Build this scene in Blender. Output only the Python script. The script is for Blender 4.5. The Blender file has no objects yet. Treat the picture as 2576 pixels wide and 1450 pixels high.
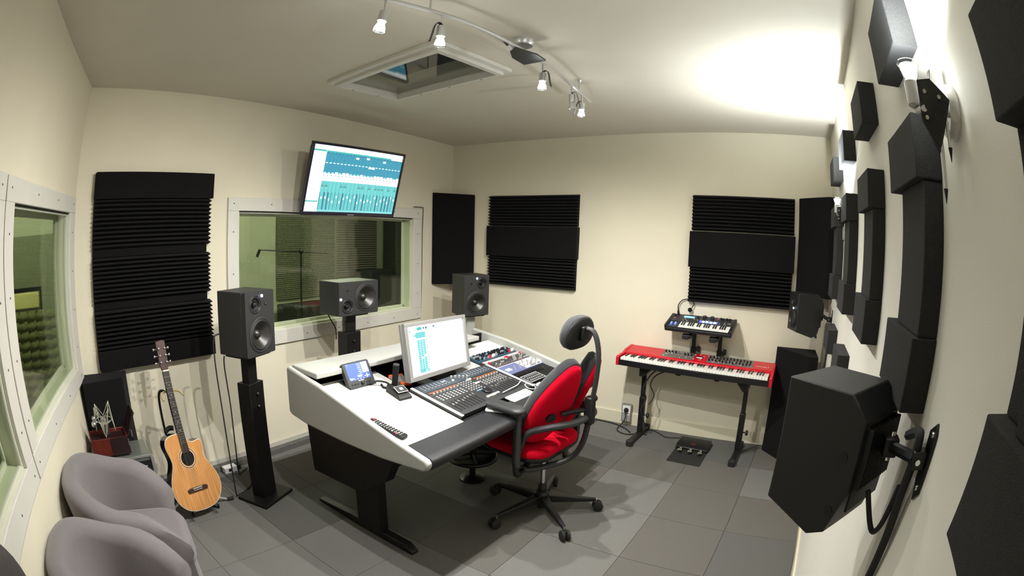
import bpy, bmesh, math, random
from mathutils import Matrix, Vector
random.seed(7)
SC = bpy.context.scene
COL = SC.collection
PI = math.pi
def rad(a): return math.radians(a)

# ---------------------------------------------------------------- camera
CAM = Vector((-4.343, -3.155, 1.686))
cr = Vector((0.4826, -0.8754, 0.0300)); cf = Vector((0.8707, 0.4807, -0.1036))
cd = bpy.data.cameras.new('camera'); cam = bpy.data.objects.new('camera', cd); COL.objects.link(cam)
cd.type = 'PANO'
cd.sensor_fit = 'HORIZONTAL'; cd.sensor_width = 36.0; cd.sensor_height = 36.0 * 1450 / 2576
cp = cd.cycles if hasattr(cd, 'cycles') and hasattr(cd.cycles, 'panorama_type') else cd
cp.panorama_type = 'FISHEYE_LENS_POLYNOMIAL'
cp.fisheye_fov = rad(200)
cp.fisheye_polynomial_k0 = 0.0
cp.fisheye_polynomial_k1 = -0.059127576879425034
cp.fisheye_polynomial_k2 = 0.0007048188557046131
cp.fisheye_polynomial_k3 = -2.2645032539046345e-05
cp.fisheye_polynomial_k4 = -1.277104327434133e-06
cd.clip_start = 0.01
cf.normalize(); cr = (cr - cf * cr.dot(cf)).normalized(); cu = cr.cross(cf)
cam.matrix_world = Matrix(((cr.x, cu.x, -cf.x, CAM.x), (cr.y, cu.y, -cf.y, CAM.y), (cr.z, cu.z, -cf.z, CAM.z), (0, 0, 0, 1)))
SC.camera = cam

# ---------------------------------------------------------------- view, world
SC.view_settings.view_transform = 'Standard'
SC.view_settings.look = 'None'
SC.view_settings.gamma = 1.0
SC.view_settings.use_curve_mapping = False
SC.view_settings.exposure = 0.0
world = bpy.data.worlds.new('world'); SC.world = world; world.use_nodes = True
world.node_tree.nodes['Background'].inputs[0].default_value = (0.05, 0.09, 0.22, 1)
world.node_tree.nodes['Background'].inputs[1].default_value = 0.6
LAMP_W = 132.0
WALL_W = 120.0

# ---------------------------------------------------------------- frames
H = 2.625
LF = Vector((-3.795, 0.110, 0)); FB = Vector((0, 0, 0)); BR = Vector((0, -3.684, 0))
uL = Vector((-0.4077, -0.9131, 0)); nL = Vector((0.9131, -0.4077, 0))
uR = Vector((-0.99905, 0.04362, 0)); nR = Vector((0.04362, 0.99905, 0))
xF = Vector((0.99958, -0.02887, 0)); nF = Vector((0.02887, 0.99958, 0))
def frame(o, X, Y):
    return Matrix(((X.x, Y.x, 0, o.x), (X.y, Y.y, 0, o.y), (0, 0, 1, o.z), (0, 0, 0, 1)))
MF = frame(LF, xF, nF)                     # x from the left corner, room at y<0
MB_ = frame(FB, Vector((0, -1, 0)), Vector((1, 0, 0)))
MR = frame(BR, uR, -nR)
ML = frame(LF, -uL, -nL)                   # x = -s
REND = 3.45
PLE = LF + uL * REND
PRE = BR + uR * ((PLE.x - BR.x) / uR.x)
ROOM = [FB, LF, PLE, PRE, BR]
def loc(x, y, z=0, yaw=0):
    return Matrix.Translation((x, y, z)) @ Matrix.Rotation(rad(yaw), 4, 'Z')
def T(x, y, z): return Matrix.Translation((x, y, z))
def RX(a): return Matrix.Rotation(rad(a), 4, 'X')
def RY(a): return Matrix.Rotation(rad(a), 4, 'Y')
def RZ(a): return Matrix.Rotation(rad(a), 4, 'Z')

# ---------------------------------------------------------------- materials
MATS = {}
def mat(name, col, rough=0.6, metal=0.0, noise=0.0, nscale=40.0, bump=0.0, bscale=200.0, emit=None, estr=0.0, spec=0.5, coat=0.0, sheen=0.0, detail=4):
    if name in MATS: return MATS[name]
    m = bpy.data.materials.new(name); m.use_nodes = True
    nt = m.node_tree; b = nt.nodes['Principled BSDF']
    b.inputs['Base Color'].default_value = (*col, 1); b.inputs['Roughness'].default_value = rough
    b.inputs['Metallic'].default_value = metal; b.inputs['Specular IOR Level'].default_value = spec
    b.inputs['Coat Weight'].default_value = coat
    b.inputs['Sheen Weight'].default_value = sheen
    tc = nt.nodes.new('ShaderNodeTexCoord')
    if noise > 0:
        n = nt.nodes.new('ShaderNodeTexNoise'); n.inputs['Scale'].default_value = nscale; n.inputs['Detail'].default_value = detail
        nt.links.new(tc.outputs['Object'], n.inputs['Vector'])
        r = nt.nodes.new('ShaderNodeValToRGB')
        r.color_ramp.elements[0].position = 0.3; r.color_ramp.elements[1].position = 0.7
        r.color_ramp.elements[0].color = (*[max(0, c * (1 - noise)) for c in col], 1)
        r.color_ramp.elements[1].color = (*[min(1, c * (1 + noise)) for c in col], 1)
        nt.links.new(n.outputs['Fac'], r.inputs['Fac']); nt.links.new(r.outputs['Color'], b.inputs['Base Color'])
    if bump > 0:
        n2 = nt.nodes.new('ShaderNodeTexNoise'); n2.inputs['Scale'].default_value = bscale; n2.inputs['Detail'].default_value = 3
        nt.links.new(tc.outputs['Object'], n2.inputs['Vector'])
        bp = nt.nodes.new('ShaderNodeBump'); bp.inputs['Strength'].default_value = bump; bp.inputs['Distance'].default_value = 0.004
        nt.links.new(n2.outputs['Fac'], bp.inputs['Height']); nt.links.new(bp.outputs['Normal'], b.inputs['Normal'])
    if emit:
        b.inputs['Emission Color'].default_value = (*emit, 1); b.inputs['Emission Strength'].default_value = estr
    MATS[name] = m
    return m
def glass(name, tint, gloss=1.0):
    if name in MATS: return MATS[name]
    m = bpy.data.materials.new(name); m.use_nodes = True; nt = m.node_tree; nt.nodes.clear()
    o = nt.nodes.new('ShaderNodeOutputMaterial'); t = nt.nodes.new('ShaderNodeBsdfTransparent'); g = nt.nodes.new('ShaderNodeBsdfGlossy')
    g.inputs['Roughness'].default_value = 0.01; t.inputs['Color'].default_value = (*tint, 1)
    lw = nt.nodes.new('ShaderNodeLayerWeight'); lw.inputs['Blend'].default_value = 0.5
    pw = nt.nodes.new('ShaderNodeMath'); pw.operation = 'POWER'; pw.inputs[1].default_value = 5.0
    ma = nt.nodes.new('ShaderNodeMath'); ma.operation = 'MULTIPLY_ADD'; ma.inputs[1].default_value = 0.85 * gloss; ma.inputs[2].default_value = 0.035 * gloss
    mx = nt.nodes.new('ShaderNodeMixShader')
    nt.links.new(lw.outputs['Facing'], pw.inputs[0]); nt.links.new(pw.outputs[0], ma.inputs[0]); nt.links.new(ma.outputs[0], mx.inputs[0])
    nt.links.new(t.outputs[0], mx.inputs[1]); nt.links.new(g.outputs[0], mx.inputs[2])
    nt.links.new(mx.outputs[0], o.inputs[0]); MATS[name] = m
    return m
PAINT = (0.72, 0.665, 0.525)
mat('wall_paint', PAINT, 0.75, noise=0.02, nscale=3, bump=0.12, bscale=350)
mat('wall_paint_white', (0.72, 0.70, 0.62), 0.75, noise=0.02, nscale=3, bump=0.12, bscale=350)
mat('ceiling_paint', (0.62, 0.58, 0.485), 0.8, noise=0.02, nscale=3, bump=0.1, bscale=300)
mat('white_wood', (0.64, 0.62, 0.56), 0.45, noise=0.02, nscale=8)
mat('baseboard', (0.66, 0.62, 0.47), 0.5)
mat('baseboard_grey', (0.50, 0.48, 0.42), 0.5)
mat('duct_dark', (0.10, 0.097, 0.09), 0.7, noise=0.2, nscale=60)
mat('carpet_warm', (0.109, 0.102, 0.090), 0.95, noise=0.16, nscale=500, bump=0.5, bscale=900)
mat('carpet_light', (0.150, 0.147, 0.136), 0.95, noise=0.38, nscale=420, bump=0.6, bscale=700)
mat('carpet_grey', (0.101, 0.099, 0.092), 0.95, noise=0.22, nscale=450, bump=0.6, bscale=800)
mat('seam', (0.05, 0.048, 0.045), 1.0)
mat('foam', (0.0062, 0.0058, 0.0062), 0.95, spec=0.15, noise=0.25, nscale=300, bump=0.5, bscale=700, sheen=0.02)
mat('foam_grey', (0.026, 0.0255, 0.0245), 0.95, spec=0.2, noise=0.2, nscale=400, bump=0.6, bscale=600, sheen=0.05)
mat('black_plastic', (0.009, 0.009, 0.0095), 0.45, spec=0.4)
mat('black_matte', (0.006, 0.006, 0.0065), 0.8, spec=0.2)
mat('black_metal', (0.007, 0.007, 0.0075), 0.4, spec=0.4)
mat('black_wood', (0.0045, 0.004, 0.004), 0.5, spec=0.3, noise=0.3, nscale=20)
mat('black_gloss', (0.008, 0.008, 0.010), 0.15)
mat('rubber', (0.011, 0.011, 0.011), 0.7)
mat('speaker_grey', (0.021, 0.021, 0.022), 0.5, noise=0.15, nscale=500, bump=0.25, bscale=900)
mat('speaker_black', (0.007, 0.007, 0.0075), 0.45, noise=0.15, nscale=500, bump=0.2, bscale=900)
mat('speaker_cone', (0.016, 0.014, 0.012), 0.36, spec=0.7)
mat('charcoal_plastic', (0.028, 0.029, 0.030), 0.5, bump=0.15, bscale=600)
mat('charcoal_fabric', (0.030, 0.030, 0.035), 0.95, noise=0.3, nscale=300, bump=0.4, bscale=500, sheen=0.2)
mat('led_blue', (0.8, 0.85, 1.0), 0.3, emit=(0.55, 0.62, 1.0), estr=14)
mat('led_red', (0.9, 0.05, 0.05), 0.3, emit=(1.0, 0.05, 0.06), estr=3)
mat('led_warm', (1, 0.9, 0.6), 0.3, emit=(1.0, 0.85, 0.5), estr=2.5)
mat('led_orange', (0.20, 0.055, 0.015), 0.5, emit=(0.9, 0.22, 0.06), estr=0.04)
mat('chrome', (0.75, 0.75, 0.76), 0.18, 1.0)
mat('steel', (0.55, 0.55, 0.54), 0.32, 1.0)
mat('silver', (0.60, 0.595, 0.58), 0.35, 0.6)
mat('grey_laminate', (0.39, 0.39, 0.365), 0.5, noise=0.10, nscale=260, bump=0.05, bscale=500)
mat('white_laminate', (0.66, 0.65, 0.61), 0.45)
mat('edge_white', (0.72, 0.72, 0.71), 0.4)
mat('leather_black', (0.010, 0.010, 0.012), 0.42, noise=0.2, nscale=150, bump=0.35, bscale=500)
mat('red_fabric', (0.60, 0.0015, 0.018), 0.95, noise=0.12, nscale=300, bump=0.4, bscale=600, spec=0.12)
mat('red_paint', (0.52, 0.004, 0.015), 0.35)
mat('red_plate', (0.52, 0.030, 0.035), 0.5)
mat('panel_grey', (0.135, 0.115, 0.105), 0.5)
mat('key_white', (0.80, 0.79, 0.74), 0.25)
mat('key_black', (0.012, 0.012, 0.012), 0.3)
mat('white_plastic', (0.80, 0.80, 0.79), 0.35)
mat('paper', (0.86, 0.86, 0.85), 0.7)
mat('grey_fabric', (0.165, 0.147, 0.152), 0.95, noise=0.10, nscale=350, bump=0.35, bscale=600, sheen=0.25)
mat('spruce', (0.56, 0.255, 0.075), 0.28, coat=0.4)
mat('rosewood', (0.045, 0.014, 0.012), 0.4, noise=0.3, nscale=40)
mat('rosewood_dark', (0.018, 0.008, 0.008), 0.5)
mat('guitar_side', (0.010, 0.009, 0.010), 0.15, coat=0.5)
mat('ivory', (0.74, 0.70, 0.60), 0.4)
mat('mic_box_red', (0.10, 0.016, 0.010), 0.35, noise=0.3, nscale=15)
mat('mic_box_dark', (0.020, 0.008, 0.010), 0.4)
mat('beige_wire', (0.62, 0.60, 0.50), 0.35, 0.5)
mat('cork_rubber', (0.38, 0.29, 0.13), 0.7)
mat('cabinet_glass', (0.10, 0.11, 0.105), 0.1)
mat('aluminium', (0.27, 0.265, 0.255), 0.42, 0.3)
mat('control_blue', (0.030, 0.040, 0.052), 0.5)
mat('control_dark', (0.022, 0.022, 0.024), 0.5)
mat('rack_blue', (0.020, 0.052, 0.080), 0.45)
mat('rack_brown', (0.060, 0.028, 0.026), 0.5)
mat('rack_violet', (0.105, 0.120, 0.24), 0.5)
mat('rack_cream', (0.50, 0.50, 0.44), 0.5)
mat('vu_cream', (0.8, 0.76, 0.55), 0.4, emit=(1, 0.93, 0.65), estr=0.5)
mat('knob_grey', (0.30, 0.30, 0.30), 0.4)
mat('knob_light', (0.72, 0.72, 0.68), 0.35)
mat('knob_red', (0.65, 0.015, 0.05), 0.35)
mat('knob_black', (0.012, 0.012, 0.014), 0.35)
mat('orange_plastic', (0.75, 0.10, 0.02), 0.4)
mat('booth_green', (0.46, 0.485, 0.36), 0.8, noise=0.03, nscale=4)
mat('booth_pale', (0.55, 0.575, 0.44), 0.8)
mat('booth_panel', (0.15, 0.16, 0.10), 0.9, noise=0.3, nscale=30, bump=0.6, bscale=60)
mat('booth_grey', (0.30, 0.285, 0.225), 0.9, noise=0.15, nscale=60)
mat('booth_dark', (0.022, 0.024, 0.020), 0.9)
mat('booth_floor', (0.045, 0.05, 0.04), 0.8)
mat('booth_sage', (0.20, 0.22, 0.14), 0.9, noise=0.08, nscale=30)
mat('green_foam', (0.16, 0.17, 0.065), 0.95, noise=0.3, nscale=30)
mat('yellow_cloth', (0.62, 0.60, 0.25), 0.9, noise=0.1, nscale=50)
mat('brown_leather', (0.055, 0.048, 0.045), 0.6, noise=0.2, nscale=60)
mat('shaft_grey', (0.20, 0.205, 0.21), 0.85, noise=0.15, nscale=6)
mat('dusk_sky', (0.1, 0.15, 0.3), 0.5, emit=(0.10, 0.18, 0.46), estr=0.85)
mat('bulb', (1, 1, 1), 0.3, emit=(0.95, 0.97, 1.0), estr=60)
mat('bulb_off', (0.7, 0.7, 0.68), 0.15, 0.6)
mat('lamp_plate', (0.020, 0.021, 0.022), 0.4)
mat('scr_white', (0.6, 0.62, 0.65), 0.3, emit=(0.93, 0.98, 1.0), estr=1.05)
mat('scr_cyan', (0.02, 0.04, 0.045), 0.3, emit=(0.22, 0.86, 0.84), estr=0.82)
mat('scr_cyan_pale', (0.02, 0.04, 0.045), 0.3, emit=(0.45, 0.93, 0.93), estr=0.95)
mat('scr_blue', (0.02, 0.04, 0.045), 0.3, emit=(0.07, 0.46, 0.66), estr=0.85)
mat('scr_dark', (0.05, 0.15, 0.25), 0.3, emit=(0.03, 0.14, 0.24), estr=0.6)
mat('scr_ink', (0.02, 0.06, 0.08), 0.3, emit=(0.01, 0.05, 0.07), estr=0.5)
mat('scr_teal', (0.02, 0.04, 0.045), 0.3, emit=(0.08, 0.62, 0.58), estr=0.9)
mat('scr_meter', (0.05, 0.08, 0.3), 0.3, emit=(0.07, 0.13, 0.48), estr=0.9)
mat('scr_meter_light', (0.5, 0.6, 0.9), 0.3, emit=(0.5, 0.68, 0.98), estr=0.9)
mat('scr_lcd', (0.2, 0.5, 0.9), 0.3, emit=(0.22, 0.52, 1.0), estr=1.1)
mat('glow_blue', (0.05, 0.08, 0.6), 0.3, emit=(0.05, 0.10, 0.95), estr=1.6)
mat('bezel_navy', (0.010, 0.010, 0.022), 0.25)
glass('pane_glass', (0.93, 0.955, 0.90)); glass('clear_glass', (0.93, 0.95, 0.93)); glass('acrylic', (0.88, 0.88, 0.86))

def spruce_nodes():
    m = MATS['spruce']; nt = m.node_tree; b = nt.nodes['Principled BSDF']
    tc = nt.nodes.new('ShaderNodeTexCoord'); mp = nt.nodes.new('ShaderNodeMapping'); mp.inputs['Scale'].default_value = (90, 4, 3)
    n = nt.nodes.new('ShaderNodeTexNoise'); n.inputs['Scale'].default_value = 1.5; n.inputs['Detail'].default_value = 5
    r = nt.nodes.new('ShaderNodeValToRGB'); r.color_ramp.elements[0].color = (0.46, 0.19, 0.05, 1); r.color_ramp.elements[1].color = (0.66, 0.32, 0.10, 1)
    r.color_ramp.elements[0].position = .35; r.color_ramp.elements[1].position = .65
    nt.links.new(tc.outputs['Object'], mp.inputs['Vector']); nt.links.new(mp.outputs[0], n.inputs['Vector'])
    nt.links.new(n.outputs['Fac'], r.inputs['Fac']); nt.links.new(r.outputs['Color'], b.inputs['Base Color'])
spruce_nodes()

# ---------------------------------------------------------------- mesh builder
class M:
    def __init__(s): s.v = []; s.f = []; s.mi = []; s.cur = 0
    def slot(s, i): s.cur = i; return s
    def add(s, vs, fs, m=None):
        o = len(s.v)
        s.v += [(m @ Vector(p)) if m is not None else Vector(p) for p in vs]
        s.f += [tuple(o + i for i in f) for f in fs]; s.mi += [s.cur] * len(fs)
        return s
    def box(s, x0, x1, y0, y1, z0, z1, m=None):
        vs = [(x, y, z) for z in (z0, z1) for y in (y0, y1) for x in (x0, x1)]
        return s.add(vs, [(0, 2, 3, 1), (4, 5, 7, 6), (0, 1, 5, 4), (2, 6, 7, 3), (0, 4, 6, 2), (1, 3, 7, 5)], m)
    def cbox(s, c, d, m=None):
        return s.box(c[0] - d[0] / 2, c[0] + d[0] / 2, c[1] - d[1] / 2, c[1] + d[1] / 2, c[2] - d[2] / 2, c[2] + d[2] / 2, m)
    def quad(s, a, b, c, d, m=None): return s.add([a, b, c, d], [(0, 1, 2, 3)], m)
    def prism(s, poly, a0, a1, axis='z', m=None):
        n = len(poly)
        def P(p, a): return (p[0], p[1], a) if axis == 'z' else ((a, p[0], p[1]) if axis == 'x' else (p[0], a, p[1]))
        vs = [P(p, a0) for p in poly] + [P(p, a1) for p in poly]
        fs = [tuple(range(n))[::-1], tuple(range(n, 2 * n))] + [(i, (i + 1) % n, n + (i + 1) % n, n + i) for i in range(n)]
        return s.add(vs, fs, m)
    def lathe(s, prof, n=24, m=None, cap=True):
        vs = []; fs = []
        for r, z in prof:
            for i in range(n):
                a = 2 * PI * i / n; vs.append((r * math.cos(a), r * math.sin(a), z))
        for k in range(len(prof) - 1):
            for i in range(n):
                j = (i + 1) % n; fs.append((k * n + i, k * n + j, (k + 1) * n + j, (k + 1) * n + i))
        if cap:
            if prof[0][0] > 1e-6: fs.append(tuple(range(n))[::-1])
            if prof[-1][0] > 1e-6: fs.append(tuple((len(prof) - 1) * n + i for i in range(n)))
        return s.add(vs, fs, m)
    def cyl(s, p0, p1, r0, r1=None, n=14, m=None):
        p0 = Vector(p0); p1 = Vector(p1); r1 = r0 if r1 is None else r1
        d = p1 - p0; q = d.to_track_quat('Z', 'Y').to_matrix().to_4x4()
        mm = Matrix.Translation(p0) @ q
        return s.lathe([(r0, 0), (r1, d.length)], n, (m @ mm) if m is not None else mm)
    def tube(s, pts, r, n=8, smooth=0, m=None, closed=False, flat=None):
        pts = [Vector(p) for p in pts]
        if smooth: pts = spline(pts, smooth, closed)
        vs = []; fs = []; k = len(pts); prev = None
        for i, p in enumerate(pts):
            a = pts[(i - 1) % k] if closed or i > 0 else p; b = pts[(i + 1) % k] if closed or i < k - 1 else p
            t = (b - a).normalized()
            if prev is None:
                ref = Vector((0, 0, 1)) if abs(t.z) < 0.9 else Vector((1, 0, 0))
                nrm = (ref - t * ref.dot(t)).normalized()
            else:
                nrm = (prev - t * prev.dot(t)).normalized()
            prev = nrm; bn = t.cross(nrm)
            rr = r[i * (len(r) - 1) // max(1, k - 1)] if isinstance(r, (list, tuple)) else r
            for j in range(n):
                g = 2 * PI * j / n
                vs.append(p + nrm * (math.cos(g) * rr * (flat or 1)) + bn * (math.sin(g) * rr))
        for i in range(k if closed else k - 1):
            for j in range(n):
                j2 = (j + 1) % n; i2 = (i + 1) % k
                fs.append((i * n + j, i * n + j2, i2 * n + j2, i2 * n + j))
        if not closed:
            fs.append(tuple(range(n))[::-1]); fs.append(tuple((k - 1) * n + j for j in range(n)))
        return s.add(vs, fs, m)
    def ball(s, c, r, n=12, m=None, sc=(1, 1, 1)):
        prof = [(r * math.sin(PI * i / n), -r * math.cos(PI * i / n)) for i in range(n + 1)]
        mm = Matrix.Translation(c) @ Matrix.Diagonal((*sc, 1))
        return s.lathe(prof, n + 4, (m @ mm) if m is not None else mm, cap=False)
    def mesh(s, name, smooth=35):
        me = bpy.data.meshes.new(name)
        me.from_pydata([tuple(p) for p in s.v], [], s.f)
        bm = bmesh.new(); bm.from_mesh(me)
        bmesh.ops.recalc_face_normals(bm, faces=bm.faces)
        bm.to_mesh(me); bm.free()
        if any(s.mi): me.polygons.foreach_set('material_index', s.mi)
        if smooth:
            me.polygons.foreach_set('use_smooth', [True] * len(me.polygons))
            me.set_sharp_from_angle(angle=rad(smooth))
        me.update()
        return me
    def build(s, name, mats, parent=None, M_=None, bevel=0, seg=2, smooth=35, sub=0):
        me = s.mesh(name, smooth)
        for k in ([mats] if isinstance(mats, str) else mats): me.materials.append(MATS[k])
        o = bpy.data.objects.new(name, me); COL.objects.link(o)
        if M_ is not None: o.matrix_world = M_
        if parent is not None: o.parent = parent
        if bevel:
            b = o.modifiers.new('bevel', 'BEVEL'); b.width = bevel; b.segments = seg; b.limit_method = 'ANGLE'; b.angle_limit = rad(40); b.harden_normals = False
        if sub:
            b = o.modifiers.new('subsurf', 'SUBSURF'); b.levels = sub; b.render_levels = sub
        return o
def spline(pts, k, closed=False):
    out = []; n = len(pts)
    rng = n if closed else n - 1
    for i in range(rng):
        p0 = pts[(i - 1) % n] if closed or i > 0 else pts[0]; p1 = pts[i]; p2 = pts[(i + 1) % n]
        p3 = pts[(i + 2) % n] if closed or i + 2 < n else pts[-1]
        for j in range(k):
            t = j / k
            out.append(0.5 * ((2 * p1) + (p2 - p0) * t + (2 * p0 - 5 * p1 + 4 * p2 - p3) * t * t + (3 * p1 - p0 - 3 * p2 + p3) * t ** 3))
    if not closed: out.append(pts[-1])
    return out
def rrect(w, h, r, n=5):
    out = []
    for cx, cy, a0 in ((w / 2 - r, h / 2 - r, 0), (-w / 2 + r, h / 2 - r, 90), (-w / 2 + r, -h / 2 + r, 180), (w / 2 - r, -h / 2 + r, 270)):
        for i in range(n + 1):
            a = rad(a0 + 90 * i / n); out.append((cx + r * math.cos(a), cy + r * math.sin(a)))
    return out
def tag(o, label=None, cat=None, group=None, kind=None):
    if label: o['label'] = label
    if cat: o['category'] = cat
    if group: o['group'] = group
    if kind: o['kind'] = kind
    return o
def thing(name, label, cat, Mx, group=None):
    o = bpy.data.objects.new(name, None); COL.objects.link(o); o.matrix_world = Mx; o.empty_display_size = .05
    return tag(o, label, cat, group)
def struct(name, m, mats, Mx=None, **k):
    o = m.build(name, mats, None, Mx, **k); o['kind'] = 'structure'; return o
def share(src, name, parent, Mloc):
    o = bpy.data.objects.new(name, src.data); COL.objects.link(o); o.parent = parent; o.matrix_local = Mloc
    for md in src.modifiers:
        b = o.modifiers.new(md.name, md.type)
        if md.type == 'BEVEL': b.width = md.width; b.segments = md.segments; b.limit_method = md.limit_method; b.angle_limit = md.angle_limit
    return o
def clone(o, parent=None):
    c = o.copy(); COL.objects.link(c); c.parent = parent
    for ch in o.children: clone(ch, c)
    return c
# ================================================================ structure
def clip_poly(poly, room):
    out = poly; n = len(room)
    for i in range(n):
        a = room[i]; b = room[(i + 1) % n]
        nx, ny = -(b.y - a.y), b.x - a.x           # inside on the left (counter-clockwise)
        res = []; k = len(out)
        for j in range(k):
            p, q = out[j], out[(j + 1) % k]
            dp = (p[0] - a.x) * nx + (p[1] - a.y) * ny; dq = (q[0] - a.x) * nx + (q[1] - a.y) * ny
            if dp >= 0: res.append(p)
            if dp * dq < 0:
                t = dp / (dp - dq); res.append((p[0] + (q[0] - p[0]) * t, p[1] + (q[1] - p[1]) * t))
        out = res
        if len(out) < 3: return []
    return out
def build_floor():
    fl = struct('floor', M().prism([(p.x, p.y) for p in ROOM], -0.12, -0.006), 'seam')
    g = rad(-4.2); ex = Vector((math.cos(g), math.sin(g))); ey = Vector((-math.sin(g), math.cos(g)))
    o = Vector((-1.511, -2.622)); sx, sy = 0.515, 0.492
    special = {(-1, 0): 'carpet_light', (-2, 0): 'carpet_light', (-1, 1): 'carpet_warm', (-2, 1): 'carpet_warm', (-1, -1): 'carpet_warm', (-2, -1): 'carpet_warm', (0, 0): 'carpet_light', (0, -1): 'carpet_warm', (1, -1): 'carpet_warm', (1, 0): 'carpet_warm', (0, 1): 'carpet_warm', (1, 1): 'carpet_grey', (-3, 2): 'carpet_light', (-3, 3): 'carpet_grey', (-4, 3): 'carpet_light'}
    gap = 0.0012
    for i in range(-9, 5):
        for j in range(-5, 8):
            a, b = i * sx + gap, (i + 1) * sx - gap; c, d = j * sy + gap, (j + 1) * sy - gap
            q = [o + ex * x + ey * y for x, y in ((a, c), (b, c), (b, d), (a, d))]
            p = clip_poly([(v.x, v.y) for v in q], ROOM)
            if len(p) < 3: continue
            ar = abs(sum(p[k][0] * p[(k + 1) % len(p)][1] - p[(k + 1) % len(p)][0] * p[k][1] for k in range(len(p)))) / 2
            if ar < 0.002: continue
            m = special.get((i, j)) or random.choice(['carpet_grey', 'carpet_warm', 'carpet_grey', 'carpet_light'])
            M().prism(p, -0.006, 0.0 + random.uniform(0, 0.0004)).build('carpet_tile', m, fl, smooth=0)
build_floor()

WT = 0.12           # wall thickness
def wall_boxes(length, z0, z1, holes, x_start=0.0, thick=WT):
    m = M(); x = x_start
    for (a, b, c, d) in sorted(holes):
        m.box(x, a, 0, thick, z0, z1); m.box(a, b, 0, thick, z0, c); m.box(a, b, 0, thick, d, z1); x = b
    m.box(x, length, 0, thick, z0, z1)
    return m
FW = (1.333, 3.172, 0.958, 1.833)          # front window opening
LW1 = (0.22, 1.387, 0.955, 1.833)           # left window, s range
LW2 = (1.635, 2.75, 0.955, 1.833)
wall_front = struct('wall_front', wall_boxes(3.80, -0.1, H + 0.2, [FW], -0.10), 'wall_paint', MF)
struct('wall_far', wall_boxes(3.95, -0.1, H + 0.2, [], -0.28), 'wall_paint', MB_)
struct('wall_right', wall_boxes(5.30, -0.1, H + 0.2, [], 0.0), 'wall_paint_white', MR)
ml = M()
for a, b, z0, z1 in ((-REND, -LW2[1], -0.1, H + .2), (-LW2[0], -LW1[1], -0.1, H + .2), (-LW1[0], 0.0, -0.1, H + .2)): ml.box(a, b, 0, WT, z0, z1)
for w in (LW1, LW2): ml.box(-w[1], -w[0], 0, WT, -0.1, w[2]); ml.box(-w[1], -w[0], 0, WT, w[3], H + .2)
struct('wall_left', ml, 'wall_paint', ML)
d = PRE - PLE; MRear = frame(PLE, -d.normalized(), Vector((-1, 0, 0))); 
struct('wall_rear', M().box(PLE.x - 0.2, PLE.x, PRE.y - 0.2, PLE.y + 0.1, -0.1, H + .2), 'wall_paint')

# ceiling with the roof-light opening
HC = Vector((-2.115, -1.235)); HYAW = -9.0; HW, HD = 0.455, 0.865
def hloc(x, y): 
    a = rad(HYAW); return (HC.x + x * math.cos(a) - y * math.sin(a), HC.y + x * math.sin(a) + y * math.cos(a))
def ceiling_mesh():
    bm = bmesh.new()
    outer = [bm.verts.new((p.x, p.y, H)) for p in [FB + Vector((.25, .25, 0)), LF + Vector((-.35, .3, 0)), PLE + Vector((-.2, .1, 0)), PRE + Vector((-.2, -.2, 0)), BR + Vector((.25, -.25, 0))]]
    inner = [bm.verts.new((*hloc(x, y), H)) for x, y in ((-HW / 2, -HD / 2), (HW / 2, -HD / 2), (HW / 2, HD / 2), (-HW / 2, HD / 2))]
    es = [bm.edges.new((outer[i], outer[(i + 1) % 5])) for i in range(5)] + [bm.edges.new((inner[i], inner[(i + 1) % 4])) for i in range(4)]
    bmesh.ops.triangle_fill(bm, use_beauty=True, use_dissolve=False, edges=es)
    r = bmesh.ops.extrude_face_region(bm, geom=bm.faces[:])
    bmesh.ops.translate(bm, verts=[v for v in r['geom'] if isinstance(v, bmesh.types.BMVert)], vec=(0, 0, 0.12))
    bmesh.ops.recalc_face_normals(bm, faces=bm.faces)
    me = bpy.data.meshes.new('ceiling'); bm.to_mesh(me); bm.free(); return me
cme = ceiling_mesh(); cme.materials.append(MATS['ceiling_paint'])
ceil = bpy.data.objects.new('ceiling', cme); COL.objects.link(ceil); ceil['kind'] = 'structure'

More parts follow.
